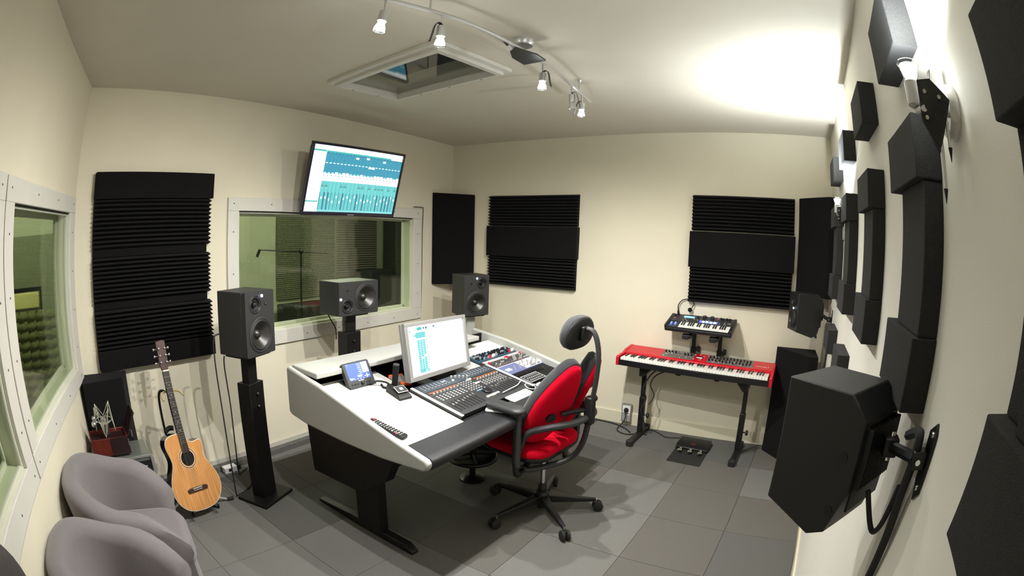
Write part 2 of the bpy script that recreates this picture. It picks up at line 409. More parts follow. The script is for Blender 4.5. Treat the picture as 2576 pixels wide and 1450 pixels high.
SCREW = M().lathe([(0.0045, 0), (0.0045, 0.0015), (0.002, 0.003)], 8)
def screws(parent, pts, rot):
    first = None
    for p in pts:
        ml_ = Matrix.Translation(p) @ rot
        if first is None: first = SCREW.build('screw', 'black_metal', parent, ml_)
        else: share(first, 'screw', parent, ml_)
def window(name, Mx, x0, x1, z0, z1, fw, label_pane='pane_glass', depth=WT, nscrew=(6, 4)):
    """frame boards proud of the wall, two panes, reveal; local x along the wall, room at y<0"""
    root = bpy.data.objects.new(name, None); COL.objects.link(root); root.matrix_world = Mx; root['kind'] = 'structure'
    l, r, b, t = fw
    for (a, c, e, g) in ((x0 - l, x1 + r, z1, z1 + t), (x0 - l, x1 + r, z0 - b, z0), (x0 - l, x0, z0, z1), (x1, x1 + r, z0, z1)):
        M().box(a, c, -0.022, 0.0, e, g).build('frame_board', 'white_wood', root, bevel=0.003)
    rv = M(); tk = 0.012
    rv.box(x0, x0 + tk, 0.0, depth, z0, z1); rv.box(x1 - tk, x1, 0.0, depth, z0, z1); rv.box(x0 + tk, x1 - tk, 0.0, depth, z0, z0 + tk); rv.box(x0 + tk, x1 - tk, 0.0, depth, z1 - tk, z1)
    rv.build('reveal', 'booth_pale', root)
    for yy, nm, q in ((0.004, 'glazing_bead', .004), (depth - 0.03, 'glazing_bead', .022)):
        bd = M()
        bd.box(x0 + tk, x0 + tk + q, yy, yy + .02, z0 + tk, z1 - tk); bd.box(x1 - tk - q, x1 - tk, yy, yy + .02, z0 + tk, z1 - tk)
        bd.box(x0 + tk, x1 - tk, yy, yy + .02, z0 + tk, z0 + tk + q); bd.box(x0 + tk, x1 - tk, yy, yy + .02, z1 - tk - q, z1 - tk)
        bd.build(nm, 'white_wood', root)
        M().box(x0 + tk, x1 - tk, yy + .006, yy + .012, z0 + tk, z1 - tk).build('pane', label_pane, root)
    M().box(x0, x1, -0.002, 0.012, z1 - 0.010, z1 - 0.001).build('gap_strip', 'rubber', root)  # gap under the top board put in as a dark strip
    nx, nz = nscrew; pts = []
    for i in range(nx):
        x = x0 - l * .5 + (x1 - x0 + l * .5 + r * .5) * i / (nx - 1)
        pts += [(x, -0.022, z1 + t * .55), (x, -0.022, z0 - b * .55)]
    for i in range(1, nz + 1):
        z = z0 + (z1 - z0) * (i - .5) / nz
        pts += [(x0 - l * .5, -0.022, z), (x1 + r * .5, -0.022, z)]
    screws(root, pts, RX(90))
    return root
window('window_1', MF, *FW, (0.092, 0.118, 0.108, 0.092), nscrew=(7, 3))
window('window_2', ML, -LW1[1], -LW1[0], LW1[2], LW1[3], (0.118, 0.15, 0.10, 0.092), nscrew=(4, 4))
window('window_3', ML, -LW2[1], -LW2[0], LW2[2], LW2[3], (0.11, 0.115, 0.10, 0.092), nscrew=(5, 4))

# roof light: frame, pane and shaft
w4 = bpy.data.objects.new('window_4', None); COL.objects.link(w4); w4.matrix_world = loc(HC.x, HC.y, H, HYAW); w4['kind'] = 'structure'
def ring(x0, x1, y0, y1, X0, X1, Y0, Y1, z0, z1, nm, mt, bv=0.002):
    for (a, b, c, d) in ((X0, X1, Y0, y0), (X0, X1, y1, Y1), (X0, x0, y0, y1), (x1, X1, y0, y1)):
        M().box(a, b, c, d, z0, z1).build(nm, mt, w4, bevel=bv)
hx, hy = HW / 2, HD / 2
ring(-hx, hx, -hy, hy, -hx - 0.035, hx + 0.022, -hy - 0.035, hy + 0.022, -0.04, 0.0, 'frame_board', 'white_wood')
ring(-hx - 0.035, hx + 0.022, -hy - 0.035, hy + 0.022, -hx - 0.075, hx + 0.045, -hy - 0.075, hy + 0.045, -0.022, 0.0, 'trim_board', 'white_wood')
M().box(-hx, hx, -hy, hy, 0.004, 0.010).build('pane', 'clear_glass', w4)
sh = M(); Z1 = 1.05; tk = 0.03
sh.box(-hx - tk, -hx, -hy - tk, hy + tk, 0.121, Z1); sh.box(hx, hx + tk, -hy - tk, hy + tk, 0.121, Z1)
sh.box(-hx, hx, -hy - tk, -hy, 0.121, Z1); sh.box(-hx, hx, hy, hy + tk, 0.121, Z1)
sh.build('shaft', 'shaft_grey', w4)
M().box(-hx, hx, -hy, -0.05, Z1 - .02, Z1).build('shaft_lid', 'shaft_grey', w4)
M().box(-hx, hx, -0.05, hy, Z1 + .30, Z1 + .32).build('sky_pane', 'dusk_sky', w4)
sl = M(); sl.box(-hx, hx, -0.09, -0.05, Z1 - .10, Z1 + .32); sl.box(-hx, -hx + .03, -0.05, hy, Z1, Z1 + .3); sl.box(hx - .03, hx, -.05, hy, Z1, Z1 + .3); sl.box(-hx + .03, hx - .03, hy - .03, hy, Z1, Z1 + .3)
sl.build('sash', 'shaft_grey', w4)
screws(w4, [(-hx + .1 + .2 * k, hy + .011, -0.04) for k in range(2)] + [(hx + .011, -hy + .12 + .26 * k, -0.04) for k in range(3)], RX(180))

# baseboards and cable duct
struct('baseboard_far', M().box(0.055, 3.60, -0.014, 0, 0, 0.118), 'baseboard', MB_, bevel=0.004)
struct('baseboard_right', M().box(0.12, 5.1, -0.014, 0, 0, 0.05), 'baseboard', MR, bevel=0.003)
struct('baseboard_front', M().box(0.10, 3.78, -0.012, 0, 0.044, 0.082), 'baseboard_grey', MF, bevel=0.002)
struct('trim_1', M().box(0.10, 3.78, -0.055, 0, 0, 0.044), 'duct_dark', MF, bevel=0.003)
struct('baseboard_left', M().box(-3.40, -0.06, -0.012, 0, 0, 0.08), 'baseboard', ML, bevel=0.003)

# ---------------------------------------------------------------- rooms behind the glass
# recording room wrapping round the corner behind the front and left windows
by0, by1 = WT + .001, 2.75
bx0, bx1 = -1.25, 6.7
struct('wall_recording_room', M().box(bx0 - .1, bx1 + .1, by1, by1 + .1, -.1, 2.6).box(bx0 - .1, bx0, by0 - 2.2, by1, -.1, 2.6).box(bx1, bx1 + .1, by0, by1, -.1, 2.6), 'booth_green', MF)
struct('ceiling_recording_room', M().box(bx0, bx1, by0, by1, 2.5, 2.6).prism([(bx0, by0), (-.12, by0), (-1.08, -1.95), (bx0, -1.95)], 2.5, 2.6), 'booth_pale', MF)
tri_ = [(bx0, by0), (-.12, by0), (-1.08, -1.95), (bx0, -1.95)]
struct('floor_recording_room', M().box(bx0, bx1, by0, by1, -.1, 0.02).prism(tri_, -.1, .02), 'booth_floor', MF)
def ridge_panel(w, h, n, base, amp, x0=0, z0=0, m=None, mx=None, horiz=True):
    """wedge foam: n ridges, ridges run along x; back at y=0, room at y<0"""
    m = m or M(); prof = []
    for i in range(n):
        za = z0 + h * i / n; zb = z0 + h * (i + .5) / n
        prof += [(-base, za), (-base - amp, zb)]
    prof.append((-base, z0 + h))
    prof = [(0.0, z0)] + prof + [(0.0, z0 + h)]
    m.prism(prof, x0, x0 + w, 'x', mx)
    return m
tag(ridge_panel(1.02, 1.50, 56, .03, .012, 3.44, .75).build('diffuser_panel', 'booth_panel', None, MF @ T(0, by1 - .005, 0)), 'dark green ribbed wall panel behind the large window glass', 'acoustic panel')
tag(ridge_panel(0.80, 1.42, 40, .02, .045, 4.50, .82).build('grey_wedge_foam', 'booth_grey', None, MF @ T(0, by1 - .002, 0)), 'pale grey wedge foam seen through the large window glass', 'foam panel')
tag(M().box(0, .55, 0, .3, 0.02, 2.35).build('dark_curtain', 'booth_dark', None, MF @ T(5.40, 2.35, 0), bevel=.01), 'tall dark acoustic screen in the recording room', 'acoustic screen')
tag(M().box(0, .55, 0, .36, 0.02, 1.12).build('guitar_amplifier', 'booth_dark', None, MF @ T(4.72, 2.20, 0), bevel=.02), 'black amplifier cabinet beneath the pale grey wedge foam', 'amplifier')
tag(M().box(0, 1.35, 0, .5, 0.02, .72).build('low_bench', 'booth_dark', None, MF @ T(3.36, 2.12, 0), bevel=.02), 'low dark bench in front of the green ribbed panel', 'bench')
bs = thing('microphone_boom_stand', 'thin black microphone boom stand behind the large window glass', 'microphone stand', MF @ T(3.02, 1.56, 0.02))
M().cyl((0, 0, 0), (0, 0, 1.44), .011, n=10).build('pole', 'black_metal', bs)
M().cyl((-.555, 0, 1.475), (.40, 0, 1.41), .008, n=8).build('boom_arm', 'black_metal', bs)
M().ball((0, 0, 1.445), .028).build('clutch', 'black_metal', bs)
M().cyl((-.555, 0, 1.475), (-.59, 0, 1.40), .016, n=8).build('microphone_clip', 'black_metal', bs)
for a in (30, 150, 270): M().cyl((0, 0, .12), (.3 * math.cos(rad(a)), .3 * math.sin(rad(a)), .008), .008, n=8).build('leg', 'black_metal', bs)
# seen through the left windows
def eggcrate(w, h, nx, nz, amp, base):
    k = 3; m = M(); X = nx * k; Z = nz * k; vs = []; fs = []
    for j in range(Z + 1):
        for i in range(X + 1):
            y = -base - amp * (.5 - .5 * math.cos(2 * PI * i / k)) * (.5 - .5 * math.cos(2 * PI * j / k)) * 1.3
            vs.append((w * i / X, y, h * j / Z))
    for j in range(Z):
        for i in range(X):
            a = j * (X + 1) + i; fs.append((a, a + 1, a + X + 2, a + X + 1))
    m.add(vs, fs); m.box(0, w, -base, 0, 0, h)
    return m
tag(M().box(0, 1.35, -.06, 0, .3, 1.76).build('wall_hanging', 'booth_sage', None, MF @ T(-1.0, by1 - .003, 0), bevel=.005), 'plain sage wall panel behind the side window glass', 'acoustic panel')
tag(eggcrate(.72, .90, 5, 9, .07, .03).build('eggcrate_foam', 'green_foam', None, MF @ T(-.72, 2.40, .10), smooth=60), 'greenish egg-crate foam sheet behind the side window glass', 'foam panel')
rk = thing('towel_rack', 'dark metal rack behind the side window glass', 'rack', MF @ T(-.95, 2.46, .02))
M().box(0, .78, 0, .03, 1.17, 1.21).build('top_bar', 'black_metal', rk)
M().box(.75, .78, 0, .03, 0, 1.17).build('post', 'black_metal', rk)
M().box(0, .03, 0, .03, 0, 1.17).build('post', 'black_metal', rk)
tag(M().box(.0, .70, -.045, -.005, 1.0, 1.165).build('folded_cloth', 'yellow_cloth', None, MF @ T(-.92, 2.455, .02), bevel=.015), 'yellow cloth hanging on the rack behind the side window', 'cloth')
def area_lamp(name, Mx, size, w, colr):
    l = bpy.data.lights.new(name, 'AREA'); l.size = size; l.energy = w; l.color = colr
    o = bpy.data.objects.new(name, l); COL.objects.link(o); o.matrix_world = Mx; return o
def room_lamp(name, label, Mx, w, colr):  # unseen lamps that light the recording room
    t = thing(name, label, 'lamp', Mx)
    M().lathe([(.16, 0), (.16, -.02), (.15, -.05)], 24).build('diffuser', 'vu_cream', t)
    lo = bpy.data.lights.new(name + '_light', 'POINT'); lo.energy = w; lo.color = colr; lo.shadow_soft_size = .12
    o = bpy.data.objects.new(name + '_light', lo); COL.objects.link(o); o.parent = t; o.location = (0, 0, -.2)
room_lamp('unseen_booth_lamp', 'unseen ceiling lamp lighting the middle of the recording room', MF @ T(3.1, 1.0, 2.499), 60, (1, 1, .86))
room_lamp('unseen_booth_lamp', 'unseen ceiling lamp lighting the near end of the recording room', MF @ T(-.1, 1.4, 2.499), 55, (1, 1, .86))
# ================================================================ acoustic foam
def on_wall(Mw, x, z, off=0.0): return Mw @ T(x, -off, z)
def slab(w, h, d): return M().box(0, w, -d, 0, 0, h)
def foam(name, mb, Mx, label, group=None, m='foam', bevel=.004, cat='foam panel'):
    o = mb.build(name, m, None, Mx, bevel=bevel, smooth=30 if bevel else 0); return tag(o, label, cat, group)
# large panel left of the window on the front wall
fx0, fw_ = 0.148, 0.942
def wedge(w, h, n, base=.016, amp=.050): return ridge_panel(w, h, n, base, amp)
foam('foam_block', slab(fw_ + .006, .165, .062), on_wall(MF, fx0, 1.912), 'smooth black foam block topping the wedge foam left of the window')
g = 'wedge foam sheets left of the window'
foam('wedge_foam_sheet', wedge(fw_ - .012, .30, 11), on_wall(MF, fx0 + .004, 1.61), 'uppermost black wedge foam sheet left of the window', g, bevel=0)
foam('foam_strip', slab(fw_ - .03, .05, .03), on_wall(MF, fx0 + .004, 1.559), 'upper thin flat strip between black wedge foam sheets', 'flat strips between wedge sheets')
foam('wedge_foam_sheet', wedge(fw_ - .012, .265, 10), on_wall(MF, fx0 + .004, 1.293), 'middle black wedge foam sheet left of the window', g, bevel=0)
foam('foam_strip', slab(fw_ - .03, .05, .03), on_wall(MF, fx0 + .004, 1.242), 'lower thin flat strip between black wedge foam sheets', 'flat strips between wedge sheets')
foam('wedge_foam_sheet', wedge(fw_ - .004, .245, 9), on_wall(MF, fx0 + .002, .996), 'lowest black wedge foam sheet, above the guitar', g, bevel=0)
foam('foam_block', slab(fw_ + .004, .125, .062), on_wall(MF, fx0 - .002, .870), 'smooth black foam block behind the guitar headstock')
# panels on the far wall
def far_panel(x0, w, z0, z1, which, right):
    hh = z1 - z0
    foam('wedge_foam_sheet', wedge(w, .295, 10), on_wall(MB_, x0, z1 - .295), 'upper black wedge foam sheet of the %s wall panel' % which, 'wedge foam sheets on the far wall', bevel=0)
    foam('foam_block', slab(w + .024, .298, .07), on_wall(MB_, x0 - .012, z0 + .297), 'smooth black foam block in the middle of the %s wall panel' % which, 'middle blocks on the far wall')
    foam('wedge_foam_sheet', wedge(w, .295, 10), on_wall(MB_, x0, z0), 'lower black wedge foam sheet of the %s wall panel' % which, 'wedge foam sheets on the far wall', bevel=0)
far_panel(0.490, 0.960, 1.196, 2.092, 'far wall centre', False)
far_panel(2.478, 0.862, 1.188, 2.087, 'far wall keyboard-side', True)
# corner bass traps
def trap(name, pts, z0, z1, label, m='foam'):
    o = M().prism(pts, z0, z1).build(name, m, None, None, bevel=.006); return tag(o, label, 'bass trap', 'corner bass traps')
trap('bass_trap', [(-.002, -.003), (-.335, .006), (-.33, -.03), (-.03, -.295), (-.002, -.29)], 1.178, 2.105, 'tall black foam bass trap in the corner beside the big window')
trap('bass_trap', [(-.002, -3.38), (-.03, -3.38), (-.34, -3.61), (-.34, -3.664), (-.002, -3.676)], 1.33, 2.095, 'tall black foam bass trap behind the far wall-mounted speaker')
trap('bass_trap', [(-.115, -3.262), (-.43, -3.52), (-.43, -3.60), (-.115, -3.60)], 0.0, .90, 'black wedge bass trap standing on the floor beside the red piano')
trap('bass_trap', [(-3.80, .095), (-3.455, .03), (-3.53, -.12), (-3.86, -.12)], 0.0, .865, 'black foam bass trap in the corner behind the microphone case')
# blocks and columns on the right wall
RS = [(3.865, 4.19, 'nearest the camera'), (3.062, 3.378, 'beside the near wall lamp'), (2.305, 2.615, 'second from the near wall lamp'), (1.49, 1.812, 'third from the near wall lamp'), (0.705, 1.03, 'farthest from the near wall lamp')]
def rblock(i, z0, z1, d, word, group, dx0=0, dx1=0):
    a, b, w = RS[i]
    return foam('foam_block', slab(b - a + dx1 - dx0, z1 - z0, d), on_wall(MR, a + dx0, z0), '%s charcoal foam block, %s' % (word, w), group, 'foam_grey', .003, 'foam block')
for i in range(5):
    a, b, w = RS[i]
    rblock(i, 1.842, 1.972, .070, 'column-top', 'column-top foam blocks on the right wall')
    c = M().box(.07, b - a - .012, -.052, 0, 0, .298).box(0.0, .07, -.034, 0, 0, .298)
    foam('foam_column', c, on_wall(MR, a + .008, 1.543), 'upright charcoal foam column, %s' % w, 'foam columns on the right wall', 'foam_grey', .003, 'foam column')
    rblock(i, 1.395, 1.542, .066, 'column-foot', 'column-foot foam blocks on the right wall')
    if i: rblock(i, 2.135, 2.29, .070, 'separate upper', 'upper foam blocks on the right wall', -.03, -.03)
for i in (3, 4): rblock(i, 1.06, 1.21, .066, 'separate lower', 'lower foam blocks on the right wall', .06, .06)

# ================================================================ wall lamps
def add_light(parent, name, typ, p, w, colr=(1, .985, .95), size=.02, spot=None, blend=1.0, aim=None):
    l = bpy.data.lights.new(name, typ); l.energy = w; l.color = colr; l.shadow_soft_size = size
    if spot: l.spot_size = rad(spot); l.spot_blend = blend
    o = bpy.data.objects.new(name, l); COL.objects.link(o); o.parent = parent; o.location = p
    if aim is not None: o.rotation_euler = Vector(aim).to_track_quat('-Z', 'Y').to_euler()
    return o
def halogen(parent, base, up, lit=True, flap=1, r=.026):
    """lamp head: metal socket from base along up, reflector with bulb, bent metal flap"""
    up = Vector(up).normalized(); base = Vector(base)
    q = Matrix.Translation(base) @ up.to_track_quat('Z', 'Y').to_matrix().to_4x4()
    M().lathe([(.010, -.004), (.0175, 0), (.0185, .004), (.0185, .043), (.015, .047)], 20, q).build('socket', 'silver', parent)
    sh_ = M().lathe([(.012, .045), (.016, .050), (r * .85, .072), (r, .079), (r, .082), (r * .9, .082), (r * .8, .070)], 20, q, cap=False).build('reflector', 'clear_glass' if lit else 'bulb_off', parent)
    M().lathe([(.010, .048), (.016, .058), (r * .82, .076), (0.0, .078)], 16, q).build('bulb', 'bulb' if lit else 'bulb_off', parent)
    fl = []
    for a, b in ((.0, -.006), (.014, -.012), (.026, -.006), (.034, .015), (.040, .045), (.048, .075)): fl.append(q @ Vector((a * flap, 0, b)))
    M().tube(fl, .0095, 6, 3, flat=.16).build('metal_flap', 'charcoal_plastic', parent)
def wall_lamp(s, z, label, pw=1.0):
    t = thing('wall_lamp', label, 'lamp', MR @ T(s, 0, z), 'wall lamps on the right wall')
    M().lathe([(.050, 0), (.050, .014), (.044, .024), (.0, .026)], 28, RX(90)).build('wall_rose', 'silver', t)
    A_, E_, B_, C_, D_ = [Vector(p) for p in ((.042, -.092, .034), (.062, -.068, .034), (.060, -.028, .004), (.022, -.056, -.085), (.020, -.088, -.030))]
    nn = (B_ - A_).cross(C_ - A_).normalized() * .004; poly = [A_, E_, B_, C_, D_]
    pl = M().add([p for p in poly] + [p + nn for p in poly], [(0, 1, 2, 3, 4), (9, 8, 7, 6, 5)] + [(i, (i + 1) % 5, 5 + (i + 1) % 5, 5 + i) for i in range(5)]).build('ribbed_plate', 'lamp_plate', t, smooth=0)
    rb = M(); sg = -1 if nn.x < 0 else 1
    for k in range(1, 15):
        f = k / 15; p = D_.lerp(A_, f); q_ = C_.lerp(B_, f)
        off = nn * (1.25 if nn.x > 0 else 0) + (Vector((0, 0, 0)) if nn.x > 0 else -nn * .25)
        rb.tube([p.lerp(q_, .04) + off, p.lerp(q_, .96) + off], .0011, 5)
    rb.build('rib', 'charcoal_plastic', pl)
    M().cyl((.035, -.052, -.01), (.01, -.022, -.005), .008).build('spacer', 'silver', t)
    for dx, z1, lean, yy in ((.026, -.140, .0, -.05), (.030, -.072, .004, -.034)):
        M().cyl((dx - .004, yy, .015), (dx + lean, yy, z1), .0042, n=10).build('rod', 'silver', t)
        M().cyl((dx + lean, yy, z1), (dx + lean, yy, z1 - .024), .005, .0006, n=10).build('rod_tip', 'black_plastic', t)
    for a, y_, b in ((.040, -.078, .012), (.030, -.078, -.030), (.05, -.05, .004)): M().cyl((a, y_, b), (a + .014, y_ - .004, b), .004, n=10).build('screw_head', 'chrome', t)
    M().cyl((.034, -.082, -.012), (-.012, -.086, -.006), .006, n=10).build('swivel', 'silver', t)
    halogen(t, (-.014, -.086, .004), (-.06, .0, 1), True, -1, .026)
    add_light(t, 'wall_lamp_light', 'SPOT', (-.022, -.086, .092), WALL_W * pw, (.91, .97, 1.0), .018, 165, .9, (-.05, -.12, 1))
    return t
wall_lamp(3.515, 1.945, 'near halogen wall lamp with a dark ribbed plate, beside the foam column', .5)
wall_lamp(1.46, 1.895, 'far halogen wall lamp shining up beside the foam blocks', 1.2)

# ================================================================ ceiling track
tl = thing('track_light', 'curved metal ceiling track with five halogen spots', 'track light', T(-2.30, -2.045, H))
def bar_pt(x): return Vector((x + 2.30, [0.155, .125, 0.05, 0.0, -0.03, -0.035, -0.015, 0.01][0] * 0 + (0.04 * math.sin((x + 1.45) * 2.05) * 1.0 + (.055 if x < -2.8 else 0) * (-2.8 - x) / .3), -.075))
BARP = [(-3.55, -1.80), (-3.30, -1.845), (-3.04, -1.917), (-2.80, -2.0), (-2.60, -2.04), (-2.42, -2.06), (-2.04, -2.078), (-1.73, -2.062), (-1.37, -2.035)]
BL = [Vector((x + 2.30, y + 2.045, -.075)) for x, y in BARP]
M().tube(BL, .0085, 10, 6).build('curved_bar', 'silver', tl)
def on_bar(x):
    for (x0, y0), (x1, y1) in zip(BARP, BARP[1:]):
        if x0 <= x <= x1: return Vector((x + 2.30, y0 + (y1 - y0) * (x - x0) / (x1 - x0) + 2.045, -.075))
M().lathe([(.055, 0), (.055, -.018), (.048, -.030), (0, -.031)], 28, T(0.02, 0.01, 0)).build('ceiling_rose', 'silver', tl)
M().prism([(-.11, -.035), (.01, -.075), (.10, -.07), (.105, .055), (-.01, .05), (-.08, .015)], -.094, -.087, 'z', RZ(-4)).build('cover_plate', 'lamp_plate', tl)
M().cyl((-.15, -.005, -.085), (.14, .0, -.085), .0045).build('cross_rod', 'silver', tl)
M().cyl((-.15, -.005, -.085), (-.19, -.007, -.085), .007, .001).build('rod_tip', 'black_plastic', tl)
for x in (-2.90, -1.60):
    p = on_bar(x); M().cyl((p.x, p.y, -.075), (p.x, p.y + .0, 0), .005).build('hanger', 'silver', tl)
    M().lathe([(.014, 0), (.014, -.008), (.006, -.02)], 14, T(p.x, p.y, 0)).build('hanger_cup', 'silver', tl)
SPOTS = [(-3.085, True, (-.14, .10, -1), (-.10, .32, -1)), (-2.845, True, (0.02, .06, -1), (0.0, .32, -1)), (-2.135, True, (-.08, 0, -1), (.08, .12, -1)), (-1.735, False, (.12, 0, -1), None), (-1.545, True, (-.10, 0, -1), (.12, .0, -1))]
for x, lit, dr, aim_ in SPOTS:
    p = on_bar(x)
    M().cyl((p.x, p.y, -.075), (p.x, p.y, -.128), .0055, n=10).build('stem', 'silver', tl)
    q = (p.x, p.y, -.130)
    halogen(tl, q, dr, lit, 1 if x > -2.9 and x < -2 else -1)
    if lit:
        d_ = Vector(dr).normalized()
        add_light(tl, 'spot_light', 'SPOT', Vector(q) + d_ * .095, LAMP_W * (.72 if x < -2.5 else 1.0), (1, .985, .94), .016, 174, 1.0, aim_)
# ================================================================ studio desk
DTH = -5.7
MD = T(-2.775, -1.903, 0) @ RZ(DTH)
SLOPE = 0.18; SA = math.degrees(math.atan(SLOPE))
def zs(v): return 0.715 + SLOPE * (v - 0.19)
def surf(u, v, dz=0.0, yaw=0.0): return MD @ T(u, v, zs(v) + dz) @ RX(SA) @ RZ(yaw)
DW = 1.695
desk = thing('studio_desk', 'wide grey studio console desk with black padded front rail', 'desk', MD)
prof = [(0.012, .672), (0.0, .690), (0.002, .706), (.016, .720), (.16, .748), (.35, .790), (.55, .836), (.80, .886), (1.115, .928), (1.125, .922), (1.125, .66), (1.095, .645), (.95, .632), (.60, .632), (.30, .640), (.03, .664)]
for u in (0.0, DW - .036):
    M().prism(prof, u, u + .036, 'x').build('side_panel', 'grey_laminate', desk, bevel=.010, seg=3)
th = .022
def slab_uv(u0, u1, v0, v1, dz=0.0, t=th):
    return M().add([(u0, v0, zs(v0) + dz - t), (u1, v0, zs(v0) + dz - t), (u1, v1, zs(v1) + dz - t), (u0, v1, zs(v1) + dz - t), (u0, v0, zs(v0) + dz), (u1, v0, zs(v0) + dz), (u1, v1, zs(v1) + dz), (u0, v1, zs(v1) + dz)],
                   [(3, 2, 1, 0), (4, 5, 6, 7), (0, 1, 5, 4), (1, 2, 6, 5), (2, 3, 7, 6), (3, 0, 4, 7)])
slab_uv(.045, .480, .195, .752).build('worktop_panel', 'white_laminate', desk, bevel=.002)
slab_uv(.045, .50, .754, .93).build('worktop_panel', 'white_laminate', desk, bevel=.002)
slab_uv(.507, 1.183, .195, .66, -.014).build('worktop_panel', 'black_matte', desk)
slab_uv(.66, 1.20, .662, .79, -.012).build('worktop_panel', 'grey_laminate', desk, bevel=.002)
slab_uv(1.205, 1.658, .792, .955).build('worktop_panel', 'white_laminate', desk, bevel=.002)
slab_uv(1.205, 1.658, .195, .425, -.001).build('worktop_panel', 'black_wood', desk, bevel=.002)
vs_ = M()
for k in range(9):
    for b in (.362, .382): vs_.box(0, .036, 0, .010, .0005, .002, T(1.235 + k * .047, b, zs(b) - .001) @ RX(SA))
vs_.build('vent_slots', 'black_gloss', desk)['kind'] = 'stuff'
# padded front rail
rail = [(.000, .690), (.000, .704), (.006, .714), (.018, .7205), (.06, .7235), (.192, .7235), (.196, .715), (.196, .660), (.04, .652), (.010, .668)]
M().prism(rail, .036, DW - .036, 'x').build('padded_rail', 'leather_black', desk, bevel=.006, seg=3)
# aluminium rails either side of the controller; dark body paints in their shadow side
for u in (.487, 1.185):
    dr_ = M().box(0, .020, 0, .395, -.02, .012, T(u, .225, zs(.225)) @ RX(SA)).build('divider_rail', 'charcoal_plastic', desk)
    M().box(.001, .0205, -.002, .396, .012, .019, T(u, .225, zs(.225)) @ RX(SA)).build('rail_cap', 'edge_white', dr_, bevel=.003, seg=3)
# rear shelf
M().box(.036, 1.43, .862, 1.122, .902, .934).build('rear_shelf', 'grey_laminate', desk, bevel=.006)
M().box(.036, DW - .036, 1.02, 1.04, .62, .902).build('back_panel', 'black_matte', desk)
M().box(.036, DW - .036, .20, 1.02, .640, .655).build('under_panel', 'black_matte', desk)
# pedestals
for u in (.10, DW - .16):
    M().prism([(.30, .636), (1.10, .632), (1.06, .275), (.62, .300), (.40, .44)], u, u + .06, 'x').build('pedestal_panel', 'black_wood', desk)
    M().box(u + .045, u + .105, .52, .72, .05, .45).build('leg_column', 'black_wood', desk, bevel=.004)
    M().prism([(.29, .0), (1.14, .0), (1.14, .018), (.80, .050), (.34, .050), (.29, .018)], u + .055, u + .105, 'x').build('foot_bar', 'black_metal', desk, bevel=.004)
M().box(.16, DW - .16, .70, .72, .30, .60).build('modesty_panel', 'black_wood', desk)

# ---------------------------------------------------------------- screens
def screen(name, w, h, rects, mats, parent, Mx=None):
    """rects: (x0,x1,y0,y1,slot[,layer]) in 0..1, origin bottom-left; drawn on a plate of w x h lying in local xz, facing -y"""
    m = M(); m.slot(0).quad((0, 0, 0), (w, 0, 0), (w, 0, h), (0, 0, h))
    for r in rects:
        x0, x1, y0, y1, s = r[:5]; L = (r[5] if len(r) > 5 else 1) * .0004
        m.slot(s).quad((x0 * w, -L, y0 * h), (x1 * w, -L, y0 * h), (x1 * w, -L, y1 * h), (x0 * w, -L, y1 * h))
    o = m.build(name, mats, parent, Mx, smooth=0); return o
# mixing controller
CT = surf(.512, .232, .004)
ct = thing('mixing_controller', 'dark sixteen-fader mixing controller set into the desk', 'mixing controller', CT)
M().box(0, .668, 0, .388, -.012, .010).build('chassis', 'control_dark', ct, bevel=.003)
M().box(.004, .664, .30, .386, .0101, .0115).build('meter_bridge', 'control_blue', ct)
M().box(.0, .668, 0.0, .028, .0101, .0115).build('front_strip', 'charcoal_plastic', ct)
for a in (.020, .415): M().box(a, a + .232, .272, .284, .0101, .0125).build('label_display', 'led_orange', ct)
st = M()
for bank in (.024, .418):
    for k in range(8):
        a = bank + k * .029 + .008
        st.slot(0).box(a, a + .004, .040, .150, .0101, .0112)
        st.slot(1).box(a - .003, a + .010, .322, .327, .0115, .0135).box(a - .001, a + .003, .335, .372, .0115, .0125)
        st.slot(1).lathe([(.0075, 0), (.0065, .011), (0, .0115)], 10, T(a + .003, .256, .010))
        for q in range(4): st.slot(1).box(a - .004, a + .009, .176 + q * .0165, .186 + q * .0165, .0101, .0125)
st.build('strip_controls', ['black_gloss', 'knob_grey'], ct)['kind'] = 'stuff'
capm = None
heights = [.075, .078, .088, .079, .092, .095, .10, .105, .108, .098, .105, .118, .120, .118, .122, .115]
for k in range(16):
    a = (.024 if k < 8 else .418) + (k % 8) * .029 + .010
    Mx = T(a, heights[k] + .03, .0101)
    if capm is None: capm = M().prism([(-.011, 0), (.011, 0), (.009, .010), (0, .007), (-.009, .010)], -.0055, .0055, 'x').build('fader_cap', 'steel', ct, Mx, bevel=.001)
    else: share(capm, 'fader_cap', ct, Mx)
cs = M()
for i in range(5):
    for j in range(6): cs.slot(0).lathe([(.0062, 0), (.0055, .004), (0, .0045)], 8, T(.275 + i * .0235, .175 + j * .021, .010))
for p in ((.285, .335), (.372, .290), (.395, .290)): cs.slot(1).lathe([(.008, 0), (.007, .005), (0, .0055)], 10, T(p[0], p[1], .010))
for k in range(5): cs.slot(0).lathe([(.008, 0), (.007, .016), (0, .017)], 10, T(.30 + k * .024, .365 - k * .012, .010))
for k in range(2): cs.slot(1).box(.375 + k * .022, .392 + k * .022, .225, .235, .0101, .013)
cs.build('centre_buttons', ['knob_grey', 'led_warm'], ct)['kind'] = 'stuff'
M().lathe([(.032, 0), (.032, .010), (.029, .013), (0, .013)], 24, T(.352, .118, .010)).build('jog_wheel', 'knob_black', ct)
M().ball((.352, .138, .0245), .005).build('jog_dimple', 'steel', ct)
for k in range(6): M().box(.288 + k * .020, .305 + k * .020, .058, .072, .0101, .015).build('transport_button', 'led_warm' if k in (0, 2, 3) else 'white_plastic', ct, bevel=.0015)
